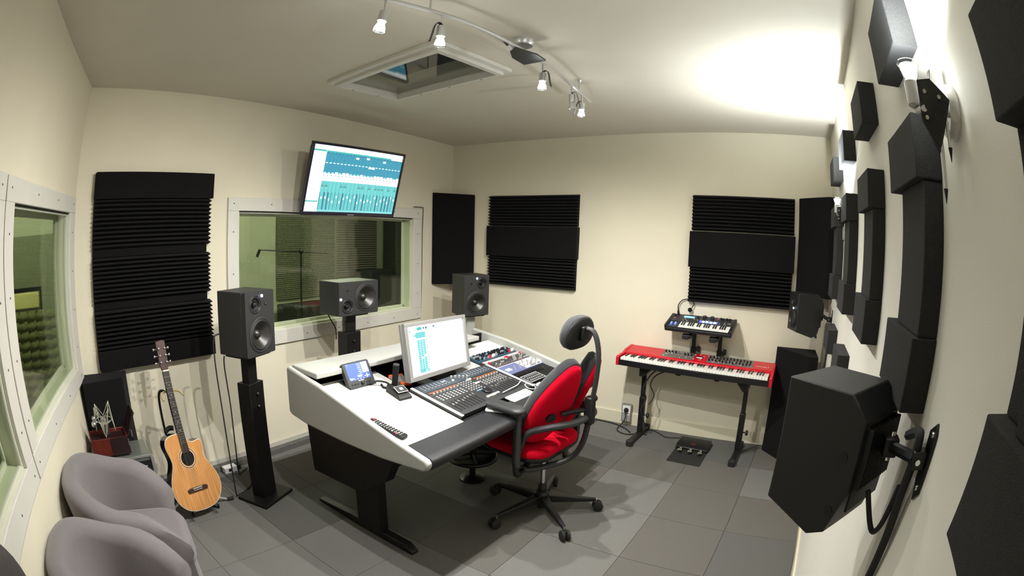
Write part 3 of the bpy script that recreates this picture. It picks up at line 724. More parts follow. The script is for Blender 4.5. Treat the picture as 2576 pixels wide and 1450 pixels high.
for k in range(3): M().box(.300 + k * .020, .314 + k * .020, .150, .154, .0101, .013).build('navigation_button', 'scr_lcd', ct)
M().box(.20, .235, .352, .358, .0116, .0119).build('lettering_bar', 'white_plastic', ct)
# rack units in the right bay
def rack(name, label, v0, v1, plate, kn):
    t = thing(name, label, 'rack unit', surf(1.205, v0, .0))
    L = (v1 - v0) / math.cos(rad(SA))
    M().box(0, .452, 0, L - .002, -.03, .006).build('faceplate', plate, t, bevel=.0015)
    return t, L
t, L = rack('rack_preamplifier', 'blue rack preamplifier with black and red knobs', .672, .785, 'rack_blue', 0)
k1 = M(); rnd = random.Random(3)
for i in range(20):
    for j in range(4):
        if rnd.random() < .8: k1.slot(0 if rnd.random() < .8 else 1).lathe([(.0075, 0), (.006, .012), (0, .0125)], 9, T(.02 + i * .021 + rnd.uniform(-.003, .003), .030 + j * .022, .006))
k1.build('small_knobs', ['knob_black', 'knob_grey'], t)['kind'] = 'stuff'
for a in (.145, .385):
    M().lathe([(.011, 0), (.010, .016), (0, .017)], 14, T(a, .026, .006)).build('red_knob', 'knob_red', t)
    for q in range(2): M().lathe([(.010, 0), (.009, .015), (0, .016)], 14, T(a + .035 + q * .02, .028 + q * .004, .006)).build('pale_knob', 'knob_light', t)
t, L = rack('rack_compressor', 'dark brown rack compressor with silver knobs and white stripes', .552, .670, 'rack_brown', 0)
for b in (.088, .098, .108): M().box(.01, .462, b, b + .005, .006, .0068).build('white_stripe', 'white_plastic', t)
k1 = M()
for i in range(20):
    for j in range(3): k1.slot(rnd.choice([0, 0, 1])).lathe([(.008, 0), (.0065, .012), (0, .0125)], 9, T(.03 + i * .0215, .016 + j * .022 + rnd.uniform(-.003, .003), .006))
k1.build('small_knobs', ['steel', 'knob_grey'], t)['kind'] = 'stuff'
for a, b in ((.03, .066), (.24, .078), (.255, .074), (.43, .08)): M().lathe([(.010, 0), (.009, .015), (0, .016)], 14, T(a, b, .006)).build('red_knob', 'knob_red', t)
for a in (.21, .41): M().box(a, a + .03, .060, .078, .006, .012).build('switch_block', 'white_plastic', t, bevel=.002)
t, L = rack('rack_channel_strip', 'violet and cream rack channel strip with a glowing meter', .428, .550, 'rack_violet', 0)
M().box(.235, .462, .006, L - .01, .006, .0072).build('cream_panel', 'rack_cream', t)
M().box(.05, .105, .040, .070, .006, .010).build('level_meter', 'vu_cream', t, bevel=.002)
M().box(.0, .472, L - .008, L - .004, .006, .008).build('white_stripe', 'white_plastic', t)
k1 = M()
for i in range(12):
    for j in range(5): k1.slot(rnd.choice([0, 0, 1])).lathe([(.0075, 0), (.006, .012), (0, .0125)], 9, T(.245 + i * .0185, .016 + j * .021, .006))
for i in range(5): k1.slot(1).lathe([(.006, 0), (.005, .008), (0, .0085)], 8, T(.125 + i * .02, .03 + (i % 3) * .02, .006))
k1.build('small_knobs', ['knob_light', 'knob_grey'], t)['kind'] = 'stuff'

# computer monitor
MM = T(-1.930, -1.315, .997) @ RZ(-.7) @ RX(-11.1) @ RY(1.7)
mo = thing('computer_monitor', 'silver framed computer monitor showing a white audio session', 'monitor', MM)
mw, mh = .59, .34
for a in ((-mw / 2, mw / 2, mh / 2 - .022, mh / 2), (-mw / 2, mw / 2, -mh / 2, -mh / 2 + .028), (-mw / 2, -mw / 2 + .026, -mh / 2 + .028, mh / 2 - .022), (mw / 2 - .024, mw / 2, -mh / 2 + .028, mh / 2 - .022)):
    M().box(a[0], a[1], -.012, .012, a[2], a[3]).build('bezel', 'aluminium', mo, bevel=.002)
M().box(-mw / 2, mw / 2, .012, .036, -mh / 2, mh / 2).build('back_shell', 'aluminium', mo, bevel=.006)
rects = []; r2 = random.Random(5)
rects += [(.16, .24, .90, .96, 2), (.26, .28, .91, .955, 3), (.30, .33, .905, .95, 3), (.35, .36, .91, .96, 3), (.43, .46, .92, .95, 3), (.58, .585, .9, .96, 3), (.03, .06, .88, .905, 2)]
rects = [(a, b, c, d, s) for a, b, c, d, s in rects]
rects += [(.13, .29, .74, .86, 1), (.10, .16, .78, .82, 1)]
for k in range(15):
    y = .70 - k * .044
    for q in range(3): rects.append((.145 + q * .045, .187 + q * .045, y - .041, y, 1 if r2.random() < .95 else 0))
    if k % 1 == 0: rects.append((.29, .29 + r2.uniform(.008, .03), y - .02, y - .008, 3))
rects += [(.145, .147, .04, .74, 2, 2), (.145, .30, .035, .09, 1), (.005, .995, .0, .006, 4)]
screen('screen', mw - .05, mh - .05, rects, ['scr_white', 'scr_cyan', 'scr_teal', 'scr_ink', 'scr_meter_light'], mo, T(-mw / 2 + .026, -.0005, -mh / 2 + .028))
M().box(-.10, .10, .036, .046, -.10, .06).build('mount_plate', 'black_metal', mo)
fM = MM.inverted() @ surf(.84, .715, -.010)
M().prism(rrect(.22, .13, .03), 0, .010, 'z', fM).build('stand_foot', 'black_metal', mo)
M().tube([fM @ Vector((0, .02, .008)), fM @ Vector((0, .045, .05)), Vector((0, .052, -.08)), Vector((0, .044, -.02))], .016, 10, 4).build('stand_neck', 'black_metal', mo)

# level meter with a small screen
tm = thing('loudness_meter', 'small black desktop loudness meter with a blue screen', 'audio meter', surf(.205, .792, .0) @ RX(-SA))
fm = T(0, 0, .004) @ RX(-30)
M().prism(rrect(.186, .150, .014), -.028, 0, 'y', fm @ T(.093, .028, .075)).build('housing', 'charcoal_plastic', tm, bevel=.003)
M().box(.0, .186, -.005, .115, 0, .006, T(0, 0, 0) @ RX(SA)).build('foot_plate', 'charcoal_plastic', tm, bevel=.002)
M().box(.05, .13, .05, .075, .0, .09).build('rear_support', 'black_plastic', tm)
sr = [(.0, 1, 0, 1, 0)]
for k in range(48):
    pass
ringm = M()
sx, sz = .152, .098
rects = [(.70, .98, .35, .97, 1)]
for k in range(7): rects.append((.50 + (k % 2) * .03, .66, .88 - k * .11, .915 - k * .11, 1))
for k in range(6): rects.append((.08 + k * .14, .12 + k * .14, .02, .06, 1))
rects += [(.04, .22, .08, .13, 2), (.04, .10, .08, .16, 2), (.42, .60, .14, .26, 1), (.72, .96, .12, .16, 1), (.82, .86, .05, .28, 1), (.06, .10, .93, .97, 1)]
scn = screen('screen', sx, sz, rects, ['scr_meter', 'scr_meter_light', 'scr_white'], tm, fm @ T(.017, -.0008, .042))
for rr_, mt in ((.040, 'scr_meter_light'), (.033, 'scr_meter_light')):
    M().lathe([(rr_ - .0012, 0), (rr_ + .0012, 0), (rr_ + .0012, .0005), (rr_ - .0012, .0005)], 36, fm @ T(.017 + sx * .25, -.0012, .042 + sz * .56) @ RX(90), cap=False).build('dial_ring', mt, scn)
for k in range(6): M().lathe([(.005, 0), (.0045, .004), (0, .0045)], 10, fm @ T(.025 + k * .020 + (.022 if k > 2 else 0), 0, .020) @ RX(90)).build('button', 'knob_black', tm)
M().lathe([(.010, 0), (.009, .012), (0, .013)], 16, fm @ T(.096, 0, .020) @ RX(90)).build('dial_knob', 'knob_black', tm)
M().box(.075, .112, -.0012, 0, .034, .038, fm).build('lettering_bar', 'white_plastic', tm)

# talkback microphone base
tb = thing('talkback_microphone', 'black talkback microphone base with a square lit button', 'microphone', surf(.395, .545, .0, -6))
M().prism([(0, 0), (0, .012), (.02, .022), (.125, .048), (.135, .044), (.135, 0)], -.042, .042, 'x').build('base', 'black_plastic', tb, bevel=.004)
M().box(-.034, .034, .03, .085, -.002, .002, T(0, 0, .0275) @ RX(14)).build('key_surround', 'silver', tb, bevel=.001)
M().box(-.030, .030, .034, .081, -.001, .004, T(0, 0, .0275) @ RX(14)).build('talk_key', 'charcoal_plastic', tb, bevel=.002)
M().box(-.010, .010, .048, .066, .004, .0045, T(0, 0, .0275) @ RX(14)).build('key_light', 'scr_white', tb)
M().cyl((0, .115, .04), (.004, .128, .155), .016, .019, 16).build('microphone_capsule', 'black_matte', tb)
M().lathe([(.018, 0), (.018, .006), (.014, .008)], 16, T(.004, .128, .155)).build('capsule_rim', 'charcoal_plastic', tb)
# black cable lead with plug by the talkback microphone
tag(M().tube([(.33, .79, zs(.79) + .012), (.37, .76, zs(.76) + .03), (.405, .72, zs(.72) + .03), (.42, .70, zs(.70) + .014), (.40, .69, zs(.69) + .010), (.385, .72, zs(.72) + .006), (.40, .755, zs(.755) + .006)], .006, 8, 5).build('cable', 'rubber', None, MD), 'thick black cable between loudness meter and talkback microphone', 'cable')
# orange hard disk
hd = thing('portable_hard_disk', 'small orange and grey portable hard disk beside the talkback microphone', 'hard disk', surf(.47, .69, .004, -15))
M().box(0, .085, 0, .125, 0, .016).build('shell', 'aluminium', hd, bevel=.003)
M().box(-.003, .088, -.003, .020, -.002, .018).build('bumper', 'orange_plastic', hd, bevel=.004)
M().box(-.003, .088, .108, .128, -.002, .018).build('bumper', 'orange_plastic', hd, bevel=.004)
# remote control
rc = thing('remote_control', 'long black remote control at the desk edge', 'remote control', surf(.052, .462, .001, -82))
M().prism(rrect(.225, .046, .012), 0, .016, 'z', T(.1125, .023, 0)).build('body', 'black_plastic', rc, bevel=.004)
kb = M()
for i in range(11):
    for j in range(3): kb.slot(0 if (i * 3 + j) % 7 else 1).lathe([(.0042, 0), (.0036, .003), (0, .0032)], 8, T(.035 + i * .0165, .011 + j * .012, .016))
kb.build('rubber_buttons', ['knob_grey', 'knob_light'], rc)['kind'] = 'stuff'
M().lathe([(.006, 0), (.005, .003), (0, .0032)], 10, T(.015, .034, .016)).build('power_button', 'led_red', rc)
M().lathe([(.005, 0), (.004, .003), (0, .0032)], 10, T(.178, .010, .016)).build('record_button', 'led_red', rc)
# tablet, mouse, card, phone
tp = surf(.888, .132, .006)
tag(M().prism(rrect(.225, .118, .008), 0, .008, 'z', T(.115, .062, 0)).build('trackpad_tablet', 'paper', None, tp, bevel=.002), 'flat white tablet lying on the black desk rail', 'tablet')
ms = thing('computer_mouse', 'white computer mouse between tablet and chair armrest', 'mouse', surf(1.255, .185, .004, 20))
m = M(); m.ball((0, 0, .004), .03, 12, None, (1.05, 1.75, .9)); 
for v in m.v: v.z = max(v.z, 0)
m.build('shell', 'white_plastic', ms, smooth=80)
M().ball((0, .03, .026), .005).build('scroll_ball', 'knob_grey', ms)
tag(M().tube([(1.24, .235, zs(.235) + .008), (1.20, .27, zs(.27) + .01), (1.15, .26, zs(.26) + .018), (1.12, .215, zs(.215) + .02), (1.16, .19, zs(.19) + .016), (1.21, .23, zs(.23) + .012), (1.16, .29, zs(.29) + .03), (1.08, .27, zs(.27) + .03), (.98, .262, zs(.262) + .03), (.91, .262, zs(.262) + .026)], .0028, 6, 6).build('mouse_cable', 'white_plastic', None, MD), 'thin white mouse cable looping over the controller', 'cable')
pc = thing('monitor_remote', 'small dark monitoring remote with a white outline beside the mouse', 'remote', surf(1.228, .262, .003))
M().box(0, .20, 0, .098, 0, .010).build('body', 'control_dark', pc, bevel=.002)
M().box(.004, .196, .004, .0065, .0101, .0108).box(.004, .196, .0915, .094, .0101, .0108).box(.004, .0065, .0065, .0915, .0101, .0108).box(.1935, .196, .0065, .0915, .0101, .0108).build('outline', 'white_plastic', pc)
kk = M()
for i in range(7):
    for j in range(3): kk.lathe([(.0055, 0), (.005, .006), (0, .0065)], 8, T(.03 + i * .023, .022 + j * .026, .010))
kk.build('small_knobs', 'knob_grey', pc)['kind'] = 'stuff'
ph = thing('cordless_handset', 'slim silver handset lying on the black desk rail', 'handset', MD @ T(.70, .135, .7245) @ RZ(-62))
M().prism(rrect(.15, .050, .012), 0, .014, 'z', T(0, 0, 0)).build('shell', 'white_plastic', ph, bevel=.004)
kk = M()
for i in range(5):
    for j in range(3): kk.box(-.045 + i * .022, -.033 + i * .022, -.017 + j * .012, -.010 + j * .012, .014, .0155)
kk.build('keypad', 'knob_grey', ph)['kind'] = 'stuff'
# loop of cable at the back of the desk
tag(M().tube([(.47, .93, .80), (.48, .985, .86), (.52, .995, .885), (.56, .99, .86), (.565, .96, .81), (.55, .93, .795)], .0035, 6, 6).build('cable', 'charcoal_plastic', None, MD), 'thin grey cable looping under the rear desk shelf', 'cable')
# ================================================================ loudspeakers
def cone_at(parent, a, c, r, y, what):
    q = T(a, y, c) @ RX(90)
    if what == 'woofer':
        M().lathe([(r * 1.14, 0), (r * 1.14, .003), (r * 1.05, .006), (r * 1.0, .004), (r, 0)], 36, q, cap=False).build('trim_ring', 'speaker_grey', parent)
        M().lathe([(r, .002), (r * .90, .009), (r * .80, .002)], 36, q, cap=False).build('rubber_surround', 'rubber', parent)
        M().lathe([(r * .81, .003), (r * .30, -.030), (r * .28, -.024), (r * .16, -.014), (0, -.011)], 36, q, cap=False).build('cone', 'speaker_cone', parent)
    else:
        M().lathe([(r * 1.35, .0006), (r * 1.2, .003), (r, -.004), (r * .9, -.012), (r * .5, -.018), (0, -.008)], 30, q, cap=False).build('waveguide', 'black_plastic', parent)
        M().ball((a, y + .010, c), r * .45, 10).build('dome', 'black_gloss', parent)
def speaker(label, Mx, w, d, h, wo, tw, kn, led, wr=.093, tr=.040, group='desk loudspeakers on stands', name='studio_monitor', hole=True):
    t = thing(name, label, 'loudspeaker', Mx, group)
    yb = -d / 2
    M().box(-w / 2, w / 2, yb + .030, d / 2, 0, h).build('cabinet', 'speaker_grey', t, bevel=.006, seg=3)
    # front baffle with round openings
    bm = bmesh.new(); pts = rrect(w, h, .010, 3)
    ov = [bm.verts.new((x, yb, z + h / 2)) for x, z in pts]; es = [bm.edges.new((ov[i], ov[(i + 1) % len(ov)])) for i in range(len(ov))]
    for (a, c), r in ((wo, wr), (tw, tr)):
        iv = [bm.verts.new((a + r * math.cos(2 * PI * i / 36), yb, c + h / 2 + r * math.sin(2 * PI * i / 36))) for i in range(36)]
        es += [bm.edges.new((iv[i], iv[(i + 1) % 36])) for i in range(36)]
    bmesh.ops.triangle_fill(bm, use_beauty=True, use_dissolve=False, edges=es)
    r_ = bmesh.ops.extrude_face_region(bm, geom=bm.faces[:])
    bmesh.ops.translate(bm, verts=[v for v in r_['geom'] if isinstance(v, bmesh.types.BMVert)], vec=(0, .0285, 0))
    bmesh.ops.recalc_face_normals(bm, faces=bm.faces)
    me = bpy.data.meshes.new('baffle'); bm.to_mesh(me); bm.free(); me.materials.append(MATS['speaker_grey'])
    o = bpy.data.objects.new('baffle', me); COL.objects.link(o); o.parent = t
    cone_at(t, wo[0], wo[1] + h / 2, wr, yb, 'woofer'); cone_at(t, tw[0], tw[1] + h / 2, tr, yb, 'tweeter')
    M().lathe([(.016, 0.0004), (.013, -.004), (.0, -.005)], 18, T(kn[0], yb, kn[1] + h / 2) @ RX(90), cap=False).build('dimple', 'black_plastic', t)
    M().ball((kn[0], yb - .001, kn[1] + h / 2), .007).build('port_dome', 'black_gloss', t)
    M().lathe([(.0085, 0), (.0085, .003), (0, .005)], 18, T(led[0], yb, led[1] + h / 2) @ RX(90)).build('power_light', 'led_blue', t)
    return t
SL = T(-2.738, -.485, .972) @ RZ(16.6)
speaker('black studio loudspeaker on a stand beside the guitar', SL, .262, .236, .376, (.0, -.068), (-.042, .112), (.052, .108), (.020, .158))
SCn = T(-1.751, -.332, 1.085) @ RZ(-3)
speaker('black studio loudspeaker lying sideways in front of the window', SCn, .370, .232, .246, (.066, 0), (-.108, -.055), (-.108, .058), (-.168, 0))
SR_ = T(-.503, -.585, .948) @ RZ(-28)
speaker('black studio loudspeaker on a stand by the corner bass trap', SR_, .258, .25, .380, (.0, -.068), (.052, .112), (-.056, .108), (.0, .158))
def stand(label, Mx, ztop, zcol, post='black_wood', base=True):
    t = thing('speaker_stand', label, 'speaker stand', Mx, 'loudspeaker stands')
    M().box(-.155, .155, -.125, .125, 0, .022).build('base_plate', 'black_wood', t, bevel=.003)
    M().box(-.068, .068, -.052, .052, .022, zcol).build('outer_column', 'black_wood', t, bevel=.003)
    M().box(-.042, .042, -.028, .028, zcol, ztop - .014).build('inner_post', post, t, bevel=.002)
    M().box(-.108, .108, -.092, .092, ztop - .014, ztop).build('top_plate', 'black_wood', t, bevel=.002)
    for z in (zcol - .07, zcol - .15): M().lathe([(.012, 0), (.012, .010), (.007, .016), (0, .016)], 12, T(0, -.052, z) @ RX(90)).build('clamp_knob', 'black_metal', t)
    return t
stand('black column loudspeaker stand beside the guitar', T(-2.738, -.485, 0) @ RZ(16.6), .972, .792)
cs_ = stand('black column loudspeaker stand behind the loudness meter', T(-1.751, -.332, 0) @ RZ(-3), 1.085, .945)
M().box(-.058, -.044, -.020, .020, .945, 1.07).build('clear_sleeve', 'acrylic', cs_)
stand('grey post loudspeaker stand at the corner behind the desk', T(-.503, -.585, 0) @ RZ(-28), .948, .60, 'grey_laminate')
def cable(label, pts, r=.0045, m='rubber', k=6, Mx=None):
    return tag(M().tube(pts, r, 7, k).build('cable', m, None, Mx), label, 'cable')
cable('black cable hanging nearest the guitar from the loudspeaker', [(-2.905, -.44, 1.10), (-2.945, -.43, 1.08), (-2.95, -.43, .95), (-2.935, -.43, .6), (-2.93, -.42, .25), (-2.925, -.40, .05), (-2.90, -.37, .008), (-2.78, -.33, .006), (-2.68, -.25, .006)])
cable('black cable hanging from loudspeaker base to the stand foot', [(-2.885, -.44, .965), (-2.885, -.43, .90), (-2.865, -.42, .65), (-2.86, -.40, .40), (-2.83, -.33, .22), (-2.76, -.20, .06), (-2.70, -.10, .008), (-2.60, -.05, .006)])
cable('black cable under the sideways loudspeaker', [(-1.90, -.27, 1.08), (-1.87, -.27, 1.03), (-1.82, -.26, .96), (-1.81, -.25, .88)])
cable('short black cable behind the middle stand post', [(-1.70, -.28, 1.0), (-1.68, -.27, .97), (-1.69, -.27, .93)])

# wall loudspeakers
def surround(label, Mx, plate_M, w=.186, d=.215, h=.292, nm='wall_loudspeaker'):
    t = thing(nm, label, 'loudspeaker', Mx, 'wall loudspeakers')
    yb = -d / 2; ch = .030
    # body profile in (y,z): chamfered at rear top and bottom, slanted foot
    pf = [(yb, -h / 2 + .012), (yb, h / 2), (d / 2 - .045, h / 2), (d / 2, h / 2 - .045), (d / 2, -h / 2 + .10), (d / 2 - .030, -h / 2 - .008), (d / 2 - .075, -h / 2 - .030)]
    M().prism(pf, -w / 2, w / 2, 'x').build('cabinet', 'speaker_black', t, bevel=.004, seg=3)
    q = M()
    for k in range(15): q.box(-w / 2 + .018 + k * .0105, -w / 2 + .022 + k * .0105, d / 2, d / 2 + .018, -.045, .085)
    q.build('heat_sink_fins', 'black_metal', t)['kind'] = 'stuff'
    M().box(-.075, .075, d / 2 - .002, d / 2 + .004, -.10, .095).build('rear_plate', 'black_metal', t, bevel=.001)
    cone_at(t, 0, -.045, .062, yb - .002, 'woofer'); cone_at(t, 0, .085, .030, yb - .003, 'tweeter')
    M().lathe([(.007, 0), (.007, .003), (0, .005)], 16, T(.0, yb, .030) @ RX(90)).build('power_light', 'led_blue', t)
    for z in (.02, -.10): M().lathe([(.0105, 0), (.0085, -.001)], 16, T(w / 2 + .0012, d / 2 - .035, z) @ RY(90)).build('side_plug', 'black_plastic', t)
    return t
NS = T(-3.265, -3.362, 1.282) @ RZ(141)
surround('large-looking black wall loudspeaker, near end of right wall', NS, None)
FS = T(-.38, -3.455, 1.222) @ RZ(200)
surround('small-looking black wall loudspeaker at the far corner', FS, None)
def bracket(label, s, z, reach_world):
    t = thing('speaker_bracket', label, 'bracket', MR @ T(s, 0, z), 'loudspeaker brackets')
    inv = (MR @ T(s, 0, z)).inverted(); e = inv @ Vector(reach_world)
    M().prism([(-.022, -.045), (.0, -.085), (.030, -.06), (.034, .055), (.022, .075), (-.018, .05)], -.006, 0, 'y').build('wall_plate', 'black_metal', t, bevel=.002)
    for a, b in ((.012, .050), (.008, -.055)): M().lathe([(.0065, 0), (.0055, .004), (0, .0045)], 10, T(a, -.006, b) @ RX(90)).build('bolt', 'chrome', t)
    M().box(-.016, .016, -.040, -.006, -.018, .018).build('hinge_block', 'black_metal', t, bevel=.003)
    M().cyl((-.018, -.028, 0), (.022, -.028, 0), .006, n=12).build('hinge_bolt', 'chrome', t)
    M().tube([(0, -.030, 0), ((0 + e.x) / 2, (-.03 + e.y) / 2, e.z * .5), (e.x, e.y, e.z)], .013, 8).build('arm', 'black_metal', t)
    M().cyl((e.x, e.y, e.z - .03), (e.x, e.y, e.z + .032), .007, n=12).build('swivel_bolt', 'chrome', t)
    M().box(e.x - .018, e.x + .018, e.y - .018, e.y + .018, e.z - .02, e.z + .02).build('clevis', 'black_metal', t, bevel=.003)
bracket('black steel bracket behind the near wall loudspeaker', 3.492, 1.345, (-3.368, -3.47, 1.325))
bracket('black steel bracket behind the far wall loudspeaker', .50, 1.20, (-.40, -3.575, 1.222))
cable('thick black cable dropping along the wall from the near loudspeaker', [(-3.40, -3.50, 1.36), (-3.47, -3.50, 1.39), (-3.485, -3.50, 1.37), (-3.47, -3.505, 1.32), (-3.455, -3.508, 1.25), (-3.45, -3.515, 1.15), (-3.44, -3.52, 1.0), (-3.42, -3.52, .8), (-3.4, -3.52, .4), (-3.4, -3.52, .05)], .011)
cable('black cable looping beneath the near wall loudspeaker', [(-3.36, -3.45, 1.22), (-3.375, -3.475, 1.16), (-3.40, -3.49, 1.14), (-3.43, -3.495, 1.18), (-3.445, -3.50, 1.27)], .007)
cable('thin black cable loop under the far wall loudspeaker', [(-.42, -3.52, 1.10), (-.44, -3.54, 1.06), (-.41, -3.56, 1.045), (-.39, -3.55, 1.07), (-.40, -3.53, 1.10)], .005)
cable('black cable running down the wall below the far loudspeaker', [(-.47, -3.65, 1.16), (-.475, -3.652, 1.0), (-.48, -3.652, .7), (-.48, -3.652, .3), (-.48, -3.652, .06)], .008)

# ================================================================ wall television
TV = T(-1.650, -.290, 2.069) @ RZ(-3.9) @ RX(15.8) @ RY(-.9)
tv = thing('television', 'tilted wall television showing a turquoise mixer screen', 'television', TV)
w, h = .90, .530
for a in ((-w / 2, w / 2, h / 2 - .018, h / 2), (-w / 2, w / 2, -h / 2, -h / 2 + .026), (-w / 2, -w / 2 + .018, -h / 2 + .026, h / 2 - .018), (w / 2 - .018, w / 2, -h / 2 + .026, h / 2 - .018)):
    M().box(a[0], a[1], -.010, .020, a[2], a[3]).build('bezel', 'bezel_navy', tv, bevel=.003)
M().box(-w / 2 + .02, w / 2 - .02, .020, .060, -h / 2 + .03, h / 2 - .03).build('back_shell', 'black_plastic', tv, bevel=.01)
M().box(-.03, .03, -.0104, -.0098, -h / 2 + .006, -h / 2 + .012).build('maker_mark', 'knob_grey', tv)
R = []; rv = random.Random(11)
X0 = .135; N = 22; cw = (1 - X0) / N
R.append((X0, 1, .0, .47, 1)); R.append((X0, 1, .47, .50, 0)); R.append((X0, 1, .50, .585, 0)); R.append((X0, 1, .585, .90, 2)); R.append((X0, .86, .90, .925, 5)); R.append((.0, .13, .905, .93, 5)); R.append((0, .13, .145, .165, 5)); R.append((X0, 1, 0, .025, 7))
for k in range(N):
    x = X0 + k * cw
    R.append((x, x + .0016, .05, .90, 4, 3))
    for q in range(5):
        R.append((x + .004, x + cw - .004, .62 + q * .024, .622 + q * .024, 4, 2)); R.append((x + .004, x + cw - .004, .765 + q * .024, .767 + q * .024, 4, 2))
    R.append((x + .006, x + cw - .010, .738, .750, 0, 3))
    R.append((x + .010, x + cw - .010, .883, .897, 3, 3))
    R.append((x + .004, x + .016, .552, .562, 3, 3)); R.append((x + .006, x + cw - .006, .51, .545, 0, 4)); R.append((x, x + cw, .503, .506, 3, 5))
    if rv.random() < .35: R.append((x + .004, x + cw - .003, .575, .612, 0, 3))
    else: R.append((x + .006, x + cw - .008, .585, .605, 7, 3))
    if rv.random() < .6:
        R.append((x + .007, x + cw - .010, .385, .405, 4, 3)); R.append((x + .012, x + cw - .015, .390, .400, 1, 4)); R.append((x + .011, x + .022, .42, .426, 4, 3)); R.append((x + .016, x + .026, .435, .44, 4, 3))
    R.append((x + .003, x + (.016 if rv.random() < .35 else .008), .03, .30, 3, 3))
    R.append((x + .021, x + .024, .03, .28, 6, 3))
    y = rv.uniform(.13, .27); R.append((x + .019, x + .030, y, y + .035, 0, 4))
for k, y in ((8, .84), (11, .855), (16, .835), (12, .715), (13, .715)): R.append((X0 + k * cw + .003, X0 + k * cw + cw - .002, y, y + .03, 0, 4))
screen('screen', w - .036, h - .044, R, ['scr_white', 'scr_cyan', 'scr_blue', 'scr_dark', 'scr_ink', 'scr_teal', 'scr_blue', 'scr_cyan_pale'], tv, T(-w / 2 + .018, -.0005, -h / 2 + .026))
wm = thing('television_mount', 'black wall arm holding the television', 'wall mount', MF @ T(2.15, 0, 1.98))
M().box(-.11, .11, -.02, 0, -.11, .11).build('wall_plate', 'black_metal', wm)
M().box(-.03, .03, -.285, -.02, -.03, .03).build('arm', 'black_metal', wm)
cable('short black cable along the window frame top', [(3.16, -.03, 1.943), (3.22, -.028, 1.945), (3.285, -.028, 1.943), (3.305, -.022, 1.92), (3.308, -.010, 1.7), (3.308, -.008, 1.3), (3.30, -.008, .9)], .0035, Mx=MF)
# ================================================================ office chair
def pad(outline, layers, m=None, mb=None):
    """lofted cushion: outline in xz, layers (y, scale) from back to front, closed by fans"""
    mb = mb or M(); n = len(outline); vs = []; fs = []
    cx = sum(p[0] for p in outline) / n; cz = sum(p[1] for p in outline) / n
    for y, s in layers:
        for x, z in outline: vs.append((cx + (x - cx) * s, y, cz + (z - cz) * s))
    for k in range(len(layers) - 1):
        for i in range(n):
            j = (i + 1) % n; fs.append((k * n + i, k * n + j, (k + 1) * n + j, (k + 1) * n + i))
    fs.append(tuple(range(n))); fs.append(tuple((len(layers) - 1) * n + i for i in range(n))[::-1])
    return mb.add(vs, fs, m)
def egg(w, h, top=.8, n=28):
    out = []
    for i in range(n):
        a = 2 * PI * i / n; c, s = math.cos(a), math.sin(a)
        k = 1 - (1 - top) * max(0, s)
        out.append((w / 2 * k * math.copysign(abs(c) ** .75, c), h / 2 * math.copysign(abs(s) ** .85, s)))
    return out
ch = thing('office_chair', 'red and black swivel office chair with split backrest at the desk', 'office chair', T(-1.763, -1.985, 0) @ RZ(-9))
for k in range(5):
    q = RZ(93 + 72 * k)
    M().add([(.02, -.026, .075), (.02, .026, .075), (.02, .026, .125), (.02, -.026, .125), (.34, -.012, .068), (.34, .012, .068), (.34, .010, .090), (.34, -.010, .090)],
            [(0, 1, 2, 3), (7, 6, 5, 4), (0, 4, 5, 1), (1, 5, 6, 2), (2, 6, 7, 3), (3, 7, 4, 0)], q).build('base_arm', 'black_plastic', ch, bevel=.005)
    cw_ = M().cyl((.34, 0, .052), (.34, 0, .085), .008, n=10, m=q).build('caster_stem', 'steel', ch)
    for d_ in (-.016, .016):
        M().lathe([(.026, -.011), (.033, -.007), (.033, .007), (.026, .011)], 20, q @ T(.345 + .01, d_, .033) @ RX(90)).build('caster_wheel', 'rubber', ch)
    M().box(.325, .365, -.006, .006, .028, .062, q).build('caster_fork', 'black_plastic', ch, bevel=.003)
M().lathe([(.045, .07), (.045, .13), (.032, .145), (.032, .16)], 20).build('hub', 'black_plastic', ch)
M().cyl((0, 0, .03), (0, 0, .40), .014, n=14).build('gas_lift', 'chrome', ch)
M().lathe([(.026, .03), (.026, .19), (.022, .20)], 16).build('lift_cover', 'black_plastic', ch)
M().box(-.09, .09, -.06, .15, .385, .425).build('tilt_mechanism', 'black_metal', ch, bevel=.01)
SQ = [(x, y + .10) for x, y in rrect(.50, .46, .12, 6)]
def seat_layers(ls, mt, nm): 
    m = pad(SQ, [(-z, s) for z, s in ls], Matrix(((1, 0, 0, 0), (0, 0, 1, 0), (0, -1, 0, 0), (0, 0, 0, 1))))
    return m.build(nm, mt, ch, smooth=60)
seat_layers([(.425, .86), (.430, .95), (.450, .99), (.462, .97)], 'black_plastic', 'seat_shell')
seat_layers([(.455, .97), (.470, 1.0), (.495, 1.0), (.510, .95), (.516, .80), (.514, .5)], 'red_fabric', 'seat_cushion')
